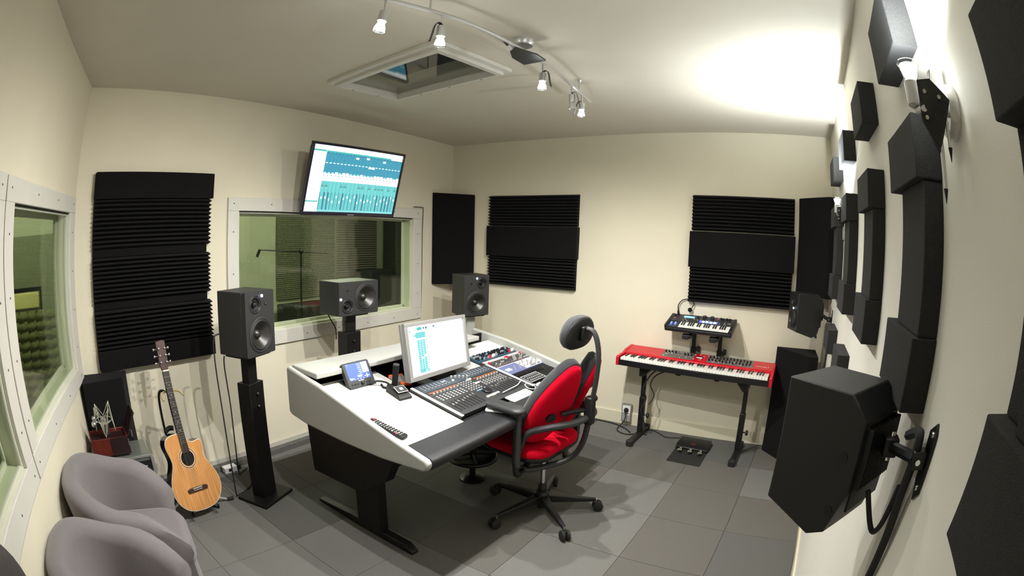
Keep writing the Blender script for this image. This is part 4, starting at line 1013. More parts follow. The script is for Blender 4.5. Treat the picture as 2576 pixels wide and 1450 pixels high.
for sd in (-1, 1):
    q = T(sd * .145, -.135, .775) @ RX(26) @ RZ(sd * 22) @ RY(-sd * 6)
    pad(egg(.255, .56, .58), [(-.040, .55), (-.036, .80), (-.026, .93), (-.010, .985), (.0, .97)], q).build('backrest_shell', 'red_fabric', ch, smooth=70)
    pad(egg(.260, .57, .58), [(.0, .97), (.004, 1.0), (.044, 1.0), (.062, .94), (.070, .7)], q).build('backrest_cushion', 'charcoal_fabric', ch, smooth=70)
    M().lathe([(.030, 0), (.030, .02), (.020, .030)], 14, q @ T(0, -.05, -.06) @ RX(-90)).build('pad_joint', 'black_plastic', ch)
    # arm: pad, post and bent tube
    ap = [(x, y) for x, y in rrect(.098, .255, .047, 6)]
    mm = Matrix(((1, 0, 0, sd * .318), (0, 0, 1, .09), (0, -1, 0, 0), (0, 0, 0, 1)))
    m = M(); n = len(ap); vs = []; fs = []
    for z, s in ((.742, .82), (.748, .95), (.758, 1.0), (.768, .97), (.775, .80), (.777, .5)):
        vs += [(sd * .318 + x * s, .055 + y * s, z) for x, y in ap]
    for k in range(5):
        for i in range(n): j = (i + 1) % n; fs.append((k * n + i, k * n + j, (k + 1) * n + j, (k + 1) * n + i))
    fs.append(tuple(range(n))[::-1]); fs.append(tuple(5 * n + i for i in range(n)))
    m.add(vs, fs); m.build('arm_pad', 'charcoal_plastic', ch, smooth=60)
    M().prism(rrect(.032, .046, .012, 3), .44, .742, 'z', T(sd * .318, -.03, 0)).build('arm_post', 'charcoal_plastic', ch)
    M().tube([(sd * .318, -.03, .46), (sd * .316, -.03, .40), (sd * .27, -.02, .375), (sd * .10, .02, .392)], .018, 10, 5).build('arm_bracket', 'black_metal', ch)
# yoke behind the back pads and lower loop
M().tube([(-.255, .02, .44), (-.265, -.01, .52), (-.262, -.06, .62), (-.22, -.17, .672), (-.12, -.255, .688), (0, -.285, .70), (.12, -.255, .688), (.22, -.17, .672), (.262, -.06, .62), (.265, -.01, .52), (.255, .02, .44)], .019, 10, 5).build('back_yoke', 'charcoal_plastic', ch)
M().tube([(-.255, .03, .46), (-.25, .02, .40), (-.20, -.03, .375), (-.08, -.10, .38), (0, -.18, .42), (0, -.25, .52), (0, -.285, .66), (0, -.30, .80)], .017, 10, 5).build('back_bow', 'charcoal_plastic', ch)
M().tube([(.255, .03, .46), (.25, .02, .40), (.20, -.03, .375), (.08, -.10, .38), (0, -.18, .42)], .017, 10, 5).build('back_bow', 'charcoal_plastic', ch)
M().box(-.028, .028, -.315, -.265, .66, .82).build('spine_block', 'black_plastic', ch, bevel=.01)
for sd in (-1, 1):
    M().tube([(0, -.28, .74), (sd * .06, -.24, .74), (sd * .125, -.185, .725)], .014, 8, 4).build('pad_strut', 'black_plastic', ch)
M().lathe([(.014, -.02), (.020, -.016), (.020, .016), (.014, .02)], 14, T(.035, -.29, .80) @ RY(90)).build('adjust_knob', 'black_plastic', ch)
M().tube([(0, -.295, .76), (0, -.318, .90), (0, -.328, 1.04), (0, -.316, 1.13), (0, -.29, 1.185), (0, -.255, 1.195)], .013, 10, 6, flat=1.5).build('headrest_stem', 'charcoal_plastic', ch)
hq = T(0, -.215, 1.165) @ RX(8)
pad(egg(.300, .185, .80), [(-.012, .55), (-.008, .85), (.0, .97), (.006, .97)], hq).build('headrest_shell', 'black_plastic', ch, smooth=60)
pad(egg(.305, .19, .82), [(.004, .97), (.010, 1.01), (.035, 1.0), (.055, .90), (.066, .66)], hq).build('headrest_cushion', 'charcoal_fabric', ch, smooth=70)
M().box(-.035, .035, -.032, -.008, -.035, .045, hq).build('headrest_bracket', 'black_plastic', ch, bevel=.006)
# round stool foot under the desk
sb = thing('stool', 'black stool with round foot ring half hidden under the desk', 'stool', T(-1.62, -1.38, 0))
M().lathe([(.17, .16), (.178, .165), (.182, .175), (.178, .185), (.17, .19), (.163, .185), (.160, .175), (.163, .165)], 32).add([], []).build('foot_ring', 'black_metal', sb)
for a in (45, 135, 225, 315): M().cyl((.17 * math.cos(rad(a)), .17 * math.sin(rad(a)), .175), (.02 * math.cos(rad(a)), .02 * math.sin(rad(a)), .19), .008).build('spoke', 'black_metal', sb)
M().cyl((0, 0, .02), (0, 0, .44), .022).build('column', 'black_metal', sb)
M().lathe([(.09, 0), (.09, .012), (.05, .03), (0, .03)], 28).build('base_disc', 'black_metal', sb)
M().lathe([(.10, .44), (.16, .45), (.17, .48), (.15, .50), (0, .505)], 28).build('seat_pad', 'leather_black', sb)

# ================================================================ stage piano and stand
PM = T(-.225, -2.625, .640) @ RZ(-94.3)
pn = thing('stage_piano', 'red stage piano with full keyboard on a black stand', 'stage piano', PM)
X = .641
M().box(-X + .02, X - .02, -.172, .18, 0, .046).build('bottom_case', 'black_metal', pn, bevel=.003)
for sd in (-1, 1):
    x0, x1 = (-X, -X + .024) if sd < 0 else (X - .024, X)
    M().prism([(-.182, .0), (-.182, .070), (-.172, .078), (-.03, .086), (.02, .104), (.182, .118), (.182, .0)], x0, x1, 'x').build('end_cheek', 'red_paint', pn, bevel=.004)
M().prism([(-.028, .046), (-.028, .082), (-.016, .090), (.0, .092), (.0, .046)], -X + .024, X - .024, 'x').build('front_rail', 'red_paint', pn, bevel=.003)
def deck(x0, x1, dz, mt, nm): 
    M().prism([(.0, .046), (.0, .090 + dz), (.178, .114 + dz), (.178, .046)], x0, x1, 'x').build(nm, mt, pn)
deck(-X + .024, -.318, 0, 'red_plate', 'deck_plate'); deck(-.318, -.048, 0, 'panel_grey', 'control_panel'); deck(-.048, .068, .0, 'red_paint', 'display_panel'); deck(.068, .45, 0, 'panel_grey', 'control_panel'); deck(.45, X - .024, 0, 'red_plate', 'deck_plate')
dk_ = T(0, 0, .0895) @ RX(math.degrees(math.atan(.024 / .178)))
M().box(-.030, .028, .060, .105, 0, .004, dk_).build('display', 'black_gloss', pn, bevel=.001)
M().box(-.026, .022, .066, .082, .004, .0045, dk_).build('display_text', 'scr_white', pn)
pk = M(); rp = random.Random(9)
for i in range(26):
    x = .085 + (i % 13) * .0285; y = .05 + (i // 13) * .065 + rp.uniform(-.012, .012)
    pk.slot(0).lathe([(.0075, 0), (.006, .020), (0, .0205)], 9, dk_ @ T(x, y, 0))
for i in range(7): pk.slot(0).lathe([(.0075, 0), (.006, .020), (0, .0205)], 9, dk_ @ T(-.30 + (i % 4) * .028 + (i // 4) * .17, .12 - (i // 4) * .02, 0))
for i in range(60): pk.slot(1).box(-.004, .004, -.003, .003, 0, .003, dk_ @ T(rp.uniform(-.31, .44), rp.uniform(.02, .165), 0))
for i in range(16): pk.slot(2).box(-.0016, .0016, -.012, .012, 0, .004, dk_ @ T(-.285 + i * .0145, .075, 0))
pk.build('panel_knobs', ['knob_black', 'knob_light', 'knob_grey'], pn)['kind'] = 'stuff'
KW = 1.206 / 52; kwm = kbm = None
order = 'A#BC#D#EF#G#'   # A A# B C C# D D# E F F# G G#
notes = ['w', 'b', 'w', 'w', 'b', 'w', 'b', 'w', 'w', 'b', 'w', 'b']
wi = 0
for i in range(88):
    if notes[i % 12] == 'w':
        Mx = T(-.603 + KW * wi, 0, 0); wi += 1
        if kwm is None: kwm = M().box(.0006, KW - .0006, -.176, -.029, .050, .0705).build('white_key', 'key_white', pn, Mx, bevel=.0012)
        else: share(kwm, 'white_key', pn, Mx)
    else:
        Mx = T(-.603 + KW * wi, 0, 0)
        if kbm is None: kbm = M().add([(-.0065, -.122, .0705), (.0065, -.122, .0705), (.0065, -.030, .0705), (-.0065, -.030, .0705), (-.0048, -.114, .0815), (.0048, -.114, .0815), (.0048, -.030, .0825), (-.0048, -.030, .0825)], [(3, 2, 1, 0), (4, 5, 6, 7), (0, 1, 5, 4), (1, 2, 6, 5), (2, 3, 7, 6), (3, 0, 4, 7)]).build('black_key', 'key_black', pn, Mx, bevel=.001)
        else: share(kbm, 'black_key', pn, Mx)
def lettering(txt, parent, Mx, size, mt, ext=.0004):
    c = bpy.data.curves.new('lettering', 'FONT'); c.body = txt; c.size = size; c.extrude = ext; c.shear = .25
    o = bpy.data.objects.new('lettering_tmp', c); COL.objects.link(o)
    me = bpy.data.meshes.new_from_object(o.evaluated_get(bpy.context.evaluated_depsgraph_get()))
    bpy.data.objects.remove(o); me.materials.clear(); me.materials.append(MATS[mt])
    for p in me.polygons: p.material_index = 0
    q = bpy.data.objects.new('lettering', me); COL.objects.link(q); q.parent = parent; q.matrix_local = Mx
lettering('nord stage 2', pn, dk_ @ T(.475, .055, .0005), .022, 'key_white')
# keyboard stand
ks = thing('keyboard_stand', 'black two-tier steel keyboard stand under the red piano', 'keyboard stand', T(-.225, -2.625, 0) @ RZ(-94.3))
for sd in (-1, 1):
    x = sd * .432
    M().box(x - .022, x + .022, -.285, .150, .012, .046).build('foot', 'black_metal', ks, bevel=.004)
    for y in (-.285, .150): M().prism(rrect(.056, .05, .014, 3), 0, .050, 'z', T(x, y, 0)).build('rubber_foot', 'rubber', ks, bevel=.004)
    M().box(x - .024, x + .024, -.05, -.008, .046, .36).build('lower_leg', 'black_metal', ks, bevel=.004)
    M().box(x - .018, x + .018, -.045, -.013, .36, .60).build('upper_leg', 'black_metal', ks, bevel=.003)
    M().prism([(x - .018, .56), (x + .018, .56), (x + .018 - min(sd, 0) * .05, .62), (x + .018 - min(sd, 0) * .05, .636), (x - .018 - max(sd, 0) * .05, .636), (x - .018 - max(sd, 0) * .05, .62)], -.12, .10, 'y').build('support_arm', 'black_metal', ks)
    M().lathe([(.006, 0), (.006, .02), (.020, .022), (.024, .032), (.020, .042), (0, .044)], 12, T(x + .024, -.03, .20) @ RY(90)).build('clamp_knob', 'rubber', ks)
    M().box(sd * .16 + .03 - .02, sd * .16 + .03 + .02, -.10, .16, .610, .6385).build('cradle_bar', 'black_metal', ks, bevel=.003)
M().box(-.432, .432, .10, .135, .595, .630).build('cross_bar', 'black_metal', ks, bevel=.003)
for x in (-.085, .14):
    M().box(x - .021, x + .021, .186, .206, .60, .80).build('tier_post', 'black_metal', ks, bevel=.003)
    M().box(x - .016, x + .016, .188, .204, .80, .965).build('tier_inner_post', 'black_metal', ks, bevel=.003)
    M().box(x - .016, x + .016, -.21, .01, -.030, -.004, T(0, .200, .975 + .02) @ RX(17)).build('tier_arm', 'black_metal', ks, bevel=.003)
    M().box(x - .032 - .03, x + .024 - .03, -.215, -.17, -.032, .006, T(0, .200, .975 + .012) @ RX(17)).build('tier_stop', 'rubber', ks, bevel=.005)
    M().lathe([(.006, 0), (.006, .012), (.022, .014), (.026, .026), (.022, .036), (0, .038)], 12, T(x + .021, .196, .79) @ RY(90)).build('clamp_knob', 'rubber', ks)
    M().box(x - .021, x + .021, .10, .206, .595, .628).build('tier_clamp', 'black_metal', ks)
# small synthesiser
SY = T(-.235, -2.605, .952) @ RZ(-95.7) @ RX(17)
sy = thing('synthesiser', 'small black synthesiser with blue lights above the red piano', 'synthesiser', SY)
M().prism(rrect(.558, .25, .014, 4), 0, .030, 'z', T(0, .125, 0)).build('bottom_case', 'black_plastic', sy, bevel=.004)
M().box(-.279, .279, .112, .250, .030, .050).build('top_panel', 'control_dark', sy, bevel=.003)
for sd in (-1, 1): M().box(sd * .268 - .011, sd * .268 + .011, .002, .248, .010, .056).build('end_cheek', 'black_plastic', sy, bevel=.006)
M().box(-.257, -.165, .006, .112, .030, .044).build('wheel_panel', 'control_dark', sy, bevel=.002)
for x in (-.232, -.197):
    M().lathe([(.020, -.007), (.020, .007)], 18, T(x, .055, .036) @ RY(90)).build('pitch_wheel', 'glow_blue', sy)
    M().box(x - .003, x + .003, .045, .068, .0555, .0575).build('wheel_light', 'scr_lcd', sy)
M().box(-.168, .252, .004, .010, .028, .040).build('key_slip', 'black_plastic', sy)
sk = M(); n = 22; kw = .415 / n; bi = [1, 1, 0, 1, 1, 1, 0]
for i in range(n):
    sk.slot(0).box(-.165 + i * kw + .0005, -.165 + (i + 1) * kw - .0005, .010, .112, .030, .044)
    if bi[i % 7] and i < n - 1: sk.slot(1).box(-.165 + (i + 1) * kw - .005, -.165 + (i + 1) * kw + .005, .046, .112, .044, .052)
sk.build('keys', ['key_white', 'key_black'], sy, bevel=0)['kind'] = 'stuff'
M().box(-.165, -.075, .185, .218, .050, .0512).build('display', 'scr_lcd', sy)
for k in range(4): M().lathe([(.011, 0), (.010, .005), (0, .006)], 14, T(.015 + k * .032, .138, .050)).build('glowing_pad', 'led_blue', sy)
M().box(-.02, .135, .120, .158, .050, .0506).build('pad_light', 'glow_blue', sy)
pk = M()
for x, y in ((-.24, .20), (-.22, .225), (-.045, .205), (.17, .21), (.20, .215), (.225, .215), (.15, .215)): pk.slot(0).lathe([(.010, 0), (.009, .016), (0, .017)], 12, T(x, y, .050))
for x in (.01, .075): pk.slot(0).lathe([(.017, 0), (.016, .018), (0, .019)], 16, T(x, .215, .050))
for i in range(24): pk.slot(1).box(-.003, .003, -.002, .002, 0, .003, T(rp.uniform(-.16, .24), rp.uniform(.12, .175), .050))
pk.build('panel_knobs', ['knob_black', 'knob_light'], sy)['kind'] = 'stuff'
for x, y in ((-.235, .165), (.125, .225)): M().lathe([(.005, 0), (0, .004)], 10, T(x, y, .050)).build('red_light', 'led_red', sy)
M().box(.215, .245, .150, .154, .0501, .0506).build('lettering_bar', 'white_plastic', sy)
gm = thing('gooseneck_microphone', 'tiny black gooseneck microphone curving up from the synthesiser', 'microphone', SY @ T(-.225, .228, .050))
M().cyl((0, 0, 0), (0, 0, .040), .009, .007, 12).build('plug', 'black_plastic', gm)
M().tube([(0, 0, .04), (.0, .01, .085), (.03, .03, .125), (.09, .04, .135), (.13, .03, .105), (.115, .01, .070)], .0042, 8, 6).build('gooseneck', 'black_plastic', gm)
M().ball((.103, .0, .056), .019, 10, None, (1, 1, 1)).build('windshield', 'black_matte', gm)
# sustain pedals
pd = thing('pedal_unit', 'black triple piano pedal unit on a rubber mat', 'piano pedals', T(-.37, -2.675, 0) @ RZ(-94))
M().box(-.135, .135, -.27, .235, 0, .006).build('mat', 'rubber', pd, bevel=.001)
M().prism([(.0, .006), (.0, .026), (.03, .042), (.20, .045), (.20, .006)], -.135, .135, 'x').build('housing', 'black_metal', pd, bevel=.004)
for x in (-.085, 0, .085):
    M().box(x - .010, x + .010, -.045, .02, .020, .026).build('pedal_lever', 'chrome', pd, bevel=.002)
    M().lathe([(.020, 0), (.022, .003), (.018, .007), (0, .008)], 16, T(x, -.055, .019) @ Matrix.Diagonal((.9, 1.5, 1, 1))).build('pedal_plate', 'chrome', pd)
M().box(-.015, .02, .05, .06, .0452, .0456).build('maker_mark', 'red_paint', pd)
# wall outlet and cables beside the stand
ot = thing('wall_outlet', 'grey double wall outlet with a black plug beside the keyboard stand', 'outlet', MB_ @ T(2.012, -.014, .122))
M().box(-.045, .045, -.040, 0, -.082, .082).build('housing', 'aluminium', ot, bevel=.004)
M().box(-.036, .036, -.044, -.040, .002, .074).build('socket_face', 'white_plastic', ot, bevel=.002)
M().box(-.036, .036, -.044, -.040, -.074, -.006).build('blank_face', 'silver', ot, bevel=.002)
M().lathe([(.022, 0), (.020, .022), (.010, .034), (.006, .040)], 16, T(0, -.044, .034) @ RX(90)).build('plug', 'black_plastic', ot)
cable('black power cable dropping from the wall outlet', [(-.10, -2.015, .15), (-.11, -2.02, .10), (-.10, -2.0, .05), (-.14, -1.97, .012), (-.22, -1.99, .008), (-.26, -2.08, .008), (-.20, -2.16, .008), (-.16, -2.20, .012)])
cable('black cable running along the far baseboard', [(-.045, -.9, .006), (-.045, -1.3, .006), (-.045, -1.7, .006), (-.06, -1.9, .006), (-.12, -2.02, .006), (-.20, -2.10, .006)], .006)
cable('black pedal cable snaking across the carpet', [(-.17, -2.60, .03), (-.12, -2.55, .008), (-.16, -2.42, .006), (-.10, -2.34, .006), (-.06, -2.27, .006), (-.12, -2.20, .006), (-.20, -2.24, .006)], .004)
cable('black cable strapped along the near keyboard stand leg', [(-.20, -2.30, .62), (-.24, -2.24, .55), (-.26, -2.20, .45), (-.24, -2.225, .35), (-.26, -2.195, .25), (-.24, -2.225, .14), (-.20, -2.24, .03)], .0055)
cable('black cable drooping under the red piano', [(-.20, -2.45, .63), (-.20, -2.36, .60), (-.21, -2.28, .55), (-.22, -2.25, .47), (-.21, -2.285, .38), (-.23, -2.25, .30)], .005)
cable('thin black cable behind the right tier post', [(-.02, -2.78, .80), (-.012, -2.84, .72), (-.012, -2.90, .66)], .003)
# ================================================================ acoustic guitar
GB = Vector((-3.24, -.49, .062)); GT = Vector((-3.25, -.25, 1.0))
gz = (GT - GB).normalized()
gface = Vector((.02, -1.0, 0)); gface = (gface - gz * gface.dot(gz)).normalized()   # outward normal of the top
gx = gz.cross(-gface).normalized() * -1
gx = (-gface).cross(gz) * -1 if False else gz.cross(gface) * 1
gx.normalize()
if gx.dot(Vector((1, 0, 0))) < 0: gx = -gx
gy = gz.cross(gx)                                  # right-handed: x, y, z
GM = Matrix(((gx.x, gy.x, gz.x, GB.x), (gx.y, gy.y, gz.y, GB.y), (gx.z, gy.z, gz.z, GB.z), (0, 0, 0, 1)))
GM = GM @ Matrix.Diagonal((.97, .97, .97, 1))
SG = -1 if gy.dot(gface) < 0 else 1                # local y sign of the front
gt = thing('acoustic_guitar', 'natural top cutaway acoustic guitar resting on its stand', 'guitar', GM)
half = [(0.0, 0.0), (.07, .006), (.13, .03), (.175, .08), (.194, .14), (.188, .20), (.165, .255), (.140, .30), (.128, .335), (.132, .375), (.142, .415), (.144, .45), (.128, .485), (.09, .503), (.028, .508)]
left = [(-x, z) for x, z in half]
right = half[:9] + [(.130, .365), (.137, .392), (.137, .420), (.128, .440), (.108, .440), (.080, .436), (.052, .442), (.034, .462), (.028, .480)]
body = spline([Vector((x, 0, z)) for x, z in right], 3) + spline([Vector((x, 0, z)) for x, z in reversed(left[1:])], 3)
bp = [(v.x, v.z) for v in body]
yf = .0; yb_ = -SG * .105
def py(y): return SG * y
def gprism(poly, a, b): return M().prism(poly, SG * a, SG * b, 'y')
bsh = gprism(bp, -.105, -.002).build('body_shell', 'guitar_side', gt, bevel=.004)
gprism([(x * 1.004, z * 1.002 - .0005) for x, z in bp], -.008, -.001).build('edge_binding', 'ivory', gt)
tp_ = gprism([(x * .985, .004 + z * .986) for x, z in bp], -.004, .0012).build('soundboard', 'spruce', gt)
RH = RX(90 * SG)
M().lathe([(.0, 0), (.050, .0)], 32, T(0, SG * .0016, .345) @ RH, cap=False).build('sound_hole', 'black_matte', gt)
for r0, r1, mt in ((.055, .058, 'ivory'), (.060, .064, 'rosewood_dark'), (.066, .068, 'ivory')):
    M().lathe([(r0, 0), (r1, 0), (r1, .0004), (r0, .0004)], 40, T(0, SG * .0013, .345) @ RX(-90 * SG), cap=False).build('rosette_ring', mt, gt)
br = gprism([(-.078, .128), (.078, .128), (.082, .150), (.060, .158), (-.060, .158), (-.082, .150)], .001, .010).build('bridge', 'rosewood', gt, bevel=.002)
gprism([(-.037, .150), (.037, .152), (.037, .155), (-.037, .153)], .010, .014).build('saddle', 'ivory', br)
for k in range(6): M().ball((-.030 + k * .012, SG * .011, .140), .0034, 6).build('bridge_pin', 'ivory', br)
gprism([(-.026, .38), (.026, .38), (.0225, .89), (-.0225, .89)], .004, .0105).build('fingerboard', 'rosewood_dark', gt)
gprism([(-.025, .49), (.025, .49), (.0215, .89), (-.0215, .89)], -.022, .004).build('neck', 'guitar_side', gt, bevel=.006)
L0 = .89; sc_ = .65; zs_ = L0
for k in range(1, 21):
    z = L0 - sc_ * (1 - 2 ** (-k / 12))
    if z > .385: M().box(-.0245, .0245, min(SG * .0105, SG * .0118), max(SG * .0105, SG * .0118), z - .0008, z + .0008).build('fret', 'steel', gt)
for k in (3, 5, 7, 9, 12, 15):
    z = L0 - sc_ * (1 - (2 ** (-k / 12) + 2 ** (-(k - 1) / 12)) / 2)
    M().lathe([(.003, 0), (0, .0006)], 8, T(0, SG * .0105, z) @ RX(-90 * SG)).build('inlay_dot', 'ivory', gt)
gprism([(-.0225, .888), (.0225, .888), (.0225, .896), (-.0225, .896)], .004, .014).build('nut', 'ivory', gt)
hd_ = gprism([(-.0225, .894), (.0225, .894), (.033, .93), (.036, 1.07), (.012, 1.078), (-.012, 1.074), (-.036, 1.07), (-.033, .93)], -.012, .003).build('headstock', 'rosewood', gt, bevel=.002)
for sd in (-1, 1):
    for k in range(3):
        z = .942 + k * .042
        M().lathe([(.006, 0), (.006, .006), (.004, .012), (0, .013)], 10, T(sd * .022, SG * .003, z) @ RX(-90 * SG)).build('tuning_post', 'chrome', hd_)
        M().cyl((sd * .034, -SG * .008, z), (sd * .050, -SG * .008, z), .003, n=8).ball((sd * .056, -SG * .008, z), .009, 8, None, (.8, .5, 1)).build('tuning_peg', 'chrome', hd_)
for k in range(6):
    x0 = -.0275 + k * .011; x1 = -.0175 + k * .007
    M().cyl((x0, SG * .0135, .152), (x1, SG * .0145, .892), .0006, n=5).build('string', 'steel', gt)
# guitar stand
gs = thing('guitar_stand', 'black tubular guitar stand with a padded yoke', 'guitar stand', T(-3.24, -.33, 0))
inv = T(-3.24, -.33, 0).inverted()
def gw(x, y, z): return inv @ (GM @ Vector((x, SG * y, z)))
M().tube([(-.06, .03, .28), gw(-.06, -.14, .50), gw(-.062, -.10, .70), gw(-.055, -.075, .765), gw(-.035, -.06, .775), gw(-.02, -.05, .765)], .009, 10, 5).build('upright_tube', 'black_metal', gs)
M().tube([(-.06, .03, .28), (-.02, .02, .16), (0, .01, .10)], .010, 10, 4).build('upright_tube', 'black_metal', gs)
M().tube([gw(-.062, .005, .715), gw(-.066, -.02, .75), gw(-.03, -.04, .765), gw(.03, -.04, .765), gw(.075, -.02, .755), gw(.092, .008, .725)], .0065, 8, 5).build('padded_yoke', 'cork_rubber', gs)
M().tube([gw(-.06, -.13, .52), gw(-.03, -.12, .535), gw(0, -.11, .53)], .016, 10, 4).build('rest_knob', 'rubber', gs)
for a, b, c in ((.24, -.05, 'leg'), (-.22, .02, 'leg'), (.02, .30, 'leg')):
    M().cyl((0, .01, .10), (a, b, .014), .009, n=10).build(c, 'steel', gs)
    d_ = Vector((a, b, 0)).normalized(); M().cyl((a, b, .013), (a + d_.x * .05, b + d_.y * .05, .013), .012, n=12).build('rubber_tip', 'rubber', gs)
for x in (-.10, .10): M().tube([(0, .01, .10), gw(x * .6, -.06, .005), gw(x, -.03, -.016), gw(x, .02, -.014), gw(x, .03, .012)], .008, 8, 4).build('cradle_arm', 'black_metal', gs)
# floor socket box by the wall
fs_ = thing('floor_socket', 'white socket box on the floor beside the guitar', 'socket', MF @ T(1.06, -.070, .0))
M().box(-.055, .055, -.045, .012, 0, .045).build('housing', 'white_plastic', fs_, bevel=.003)
M().box(-.022, .002, -.0465, -.045, .012, .034).build('socket_hole', 'black_plastic', fs_)
M().box(.058, .10, -.03, .012, 0, .04).build('plug', 'black_plastic', fs_, bevel=.004)
# ================================================================ armchairs
def tub_chair(label, Mx, m='grey_fabric'):
    """facing local -y... back at +y; local x across"""
    t = thing('armchair', label, 'armchair', Mx, 'grey tub armchairs along the window wall')
    n = 40; vs = []; fs = []; cols = []
    W, D = .300, .30
    for i in range(n + 1):
        a = rad(-38 + 256 * i / n)               # sweep from right arm tip, round the back, to left arm tip
        c, s = math.cos(a), math.sin(a)
        k = max(0.0, s + .25) / 1.25; k = k * k * (3 - 2 * k)
        e_ = min(1.0, min(i, n - i) / 5.0); e_ = math.sin(e_ * PI / 2)
        top = .655 + .085 * k - .15 * (1 - e_)
        tk = .55 + .45 * e_
        ex_ = math.copysign(abs(c) ** .8, c); ey_ = math.copysign(abs(s) ** .85, s)
        if s < 0: ey_ *= 1.35
        ring = []
        for (off, z) in ((-.005, .10), (.012, .40), (.030, top - .06), (.026, top - .02), (.0, top), (-.045, top + .004), (-.078, top - .012), (-.090, top - .05), (-.098, .42), (-.10, .30)):
            ring.append(((W + (off if off > -.04 else off * tk)) * ex_, (D + (off if off > -.04 else off * tk)) * ey_, z))
        cols.append(ring)
    k = len(cols[0])
    for r in cols: vs += r
    for i in range(n):
        for j in range(k - 1): fs.append((i * k + j, i * k + j + 1, (i + 1) * k + j + 1, (i + 1) * k + j))
    fs.append(tuple(range(k))); fs.append(tuple(n * k + j for j in range(k))[::-1])
    M().add(vs, fs).build('tub_back', m, t, smooth=60)
    M().prism([(x, y - .055) for x, y in rrect(.44, .52, .14, 6)], .30, .43, 'z').build('seat_cushion', m, t, bevel=.045, seg=4, smooth=60)
    M().prism([(x, y - .03) for x, y in rrect(.52, .54, .18, 6)], .08, .31, 'z').build('seat_base', m, t, bevel=.01, smooth=60)
    for x in (-.2, .2):
        for y in (-.25, .2): M().cyl((x, y, 0), (x, y, .09), .018, .024, 12).build('leg', 'black_metal', t)
    return t
ang = math.degrees(math.atan2(nL.y, nL.x)) + 90
A1 = LF + uL * 1.135 + nL * .345
A2 = LF + uL * 1.785 + nL * .350
tub_chair('grey fabric tub armchair nearer the guitar', T(A1.x, A1.y, 0) @ RZ(ang + 6))
tub_chair('grey fabric tub armchair nearer the camera', T(A2.x, A2.y, 0) @ RZ(ang + 2))
dc = thing('side_chair', 'dark brown chair back at the lower window edge', 'chair', T(-4.70, -2.16, 0) @ RZ(ang - 4))
pad(egg(.42, .40, .9), [(-.02, .8), (-.01, .96), (.01, 1.0), (.03, .98), (.042, .8)], T(0, .0, .90)).build('backrest', 'brown_leather', dc, smooth=60)
M().prism(rrect(.42, .42, .08), .42, .48, 'z', T(0, -.24, 0)).build('seat', 'brown_leather', dc, bevel=.02)
for x in (-.17, .17):
    for y in (-.42, -.05): M().cyl((x, y, 0), (x, y, .43), .014, n=10).build('leg', 'black_metal', dc)
    M().cyl((x, -.05, .43), (x, .0, .76), .012, n=10).build('back_post', 'black_metal', dc)
# ================================================================ cabinet, microphone case
cb = thing('glass_cabinet', 'low glass-topped cabinet in the corner behind the armchair', 'cabinet', T(-3.70, -.285, 0) @ RZ(-8))
M().box(-.23, .20, -.12, .12, .03, .47).build('body', 'cabinet_glass', cb, bevel=.003)
M().box(-.245, .215, -.132, .132, .488, .500).build('glass_top', 'clear_glass', cb, bevel=.001)
M().box(-.235, .205, -.125, .125, .470, .486).build('top_frame', 'aluminium', cb, bevel=.002)
for x in (-.235, .205):
    for y in (-.125, .125): M().box(x - .010, x + .010, y - .010, y + .010, 0, .47).build('corner_post', 'aluminium', cb)
M().box(.02, .19, -.124, -.121, .06, .45).build('door', 'black_gloss', cb)
M().cyl((.04, -.13, .42), (.16, -.13, .42), .004).build('door_handle', 'chrome', cb)
mc = thing('microphone_case', 'open dark red wooden microphone case on the glass cabinet', 'case', T(-3.755, -.290, .5005) @ RZ(-8))
M().box(-.155, .125, -.085, -.075, 0, .105).box(-.155, .125, .075, .085, 0, .105).box(-.155, -.145, -.075, .075, 0, .105).box(.115, .125, -.075, .075, 0, .105).box(-.145, .115, -.075, .075, 0, .01).build('box', 'mic_box_red', mc, bevel=.002)
M().box(-.143, .113, -.073, .073, .01, .085).build('lining', 'mic_box_dark', mc)
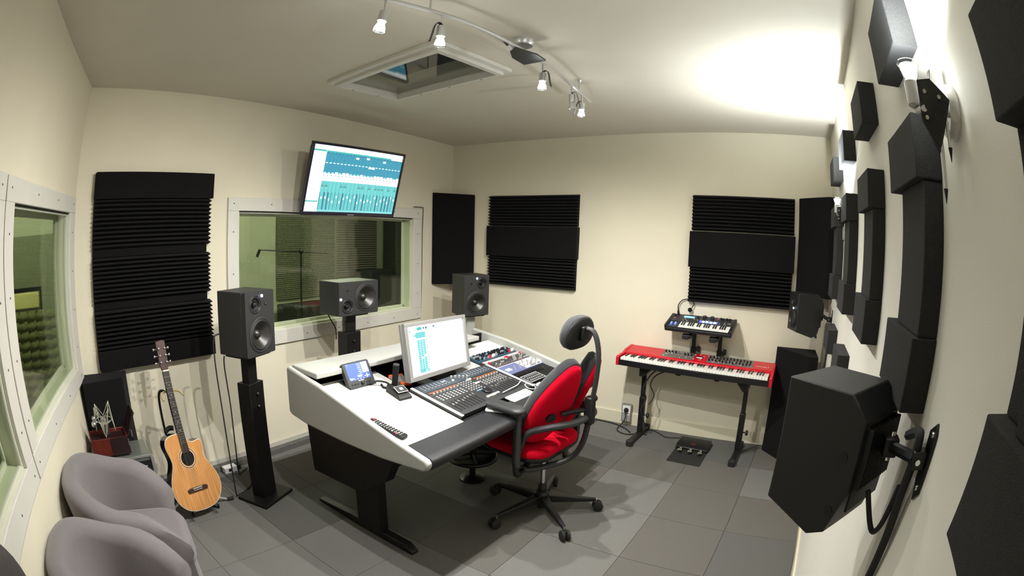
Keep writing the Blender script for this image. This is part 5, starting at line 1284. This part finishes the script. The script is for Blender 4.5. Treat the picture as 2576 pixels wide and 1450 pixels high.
M().box(-.01, .126, -.0868, -.085, 0, .105).build('front_veneer', 'mic_box_dark', mc)
M().box(0, .010, -.085, .085, 0, .15, T(.125, 0, .105) @ RY(28)).build('lid', 'mic_box_dark', mc, bevel=.002)
for z in (.06, .11): M().box(.118 + (z > .1) * .035, .128 + (z > .1) * .035, -.092, -.085, z - .012, z + .03).build('latch', 'steel', mc)
sm = thing('shock_mount_microphone', 'spiky wire shock mount cradling a microphone on the case', 'microphone', T(-3.775, -.305, .612))
def cage(r, z, k, ph): return [(r * math.cos(2 * PI * i / k + ph), r * math.sin(2 * PI * i / k + ph), z) for i in range(k)]
M().tube(cage(.060, .085, 20, 0), .0026, 6, 0, closed=True).build('cage_ring', 'beige_wire', sm)
M().tube(cage(.040, .070, 16, 0), .0024, 6, 0, closed=True).build('cage_ring', 'beige_wire', sm)
ups = [(.075 * math.cos(2 * PI * i / 4 + .5), .075 * math.sin(2 * PI * i / 4 + .5), .175 - .012 * (i % 2)) for i in range(4)]
dns = [(.072 * math.cos(2 * PI * i / 4 + 1.25), .072 * math.sin(2 * PI * i / 4 + 1.25), .004 + .012 * (i % 2)) for i in range(4)]
for i in range(4):
    for tgt in (dns[i], dns[(i - 1) % 4]): M().cyl(ups[i], tgt, .0022, n=6).build('cage_wire', 'beige_wire', sm)
    j = (i + 1) % 4; mid = tuple((Vector(ups[i]) + Vector(ups[j])) * .5 * .62 + Vector((0, 0, .085 * .62 * 0 + .045)))
    M().cyl(ups[i], (mid[0], mid[1], .10), .002, n=6).build('cage_wire', 'beige_wire', sm)
    M().cyl(ups[j], (mid[0], mid[1], .10), .002, n=6).build('cage_wire', 'beige_wire', sm)
M().lathe([(.026, .0), (.028, .01), (.028, .075), (.022, .10), (0, .104)], 18).build('microphone_body', 'steel', sm)
M().ball((-.085, -.02, .075), .020, 10).ball((-.075, -.01, .105), .016, 10).build('swivel_joint', 'steel', sm)
M().cyl((-.075, -.02, .08), (-.055, -.01, .085), .006, n=8).build('swivel_arm', 'steel', sm)
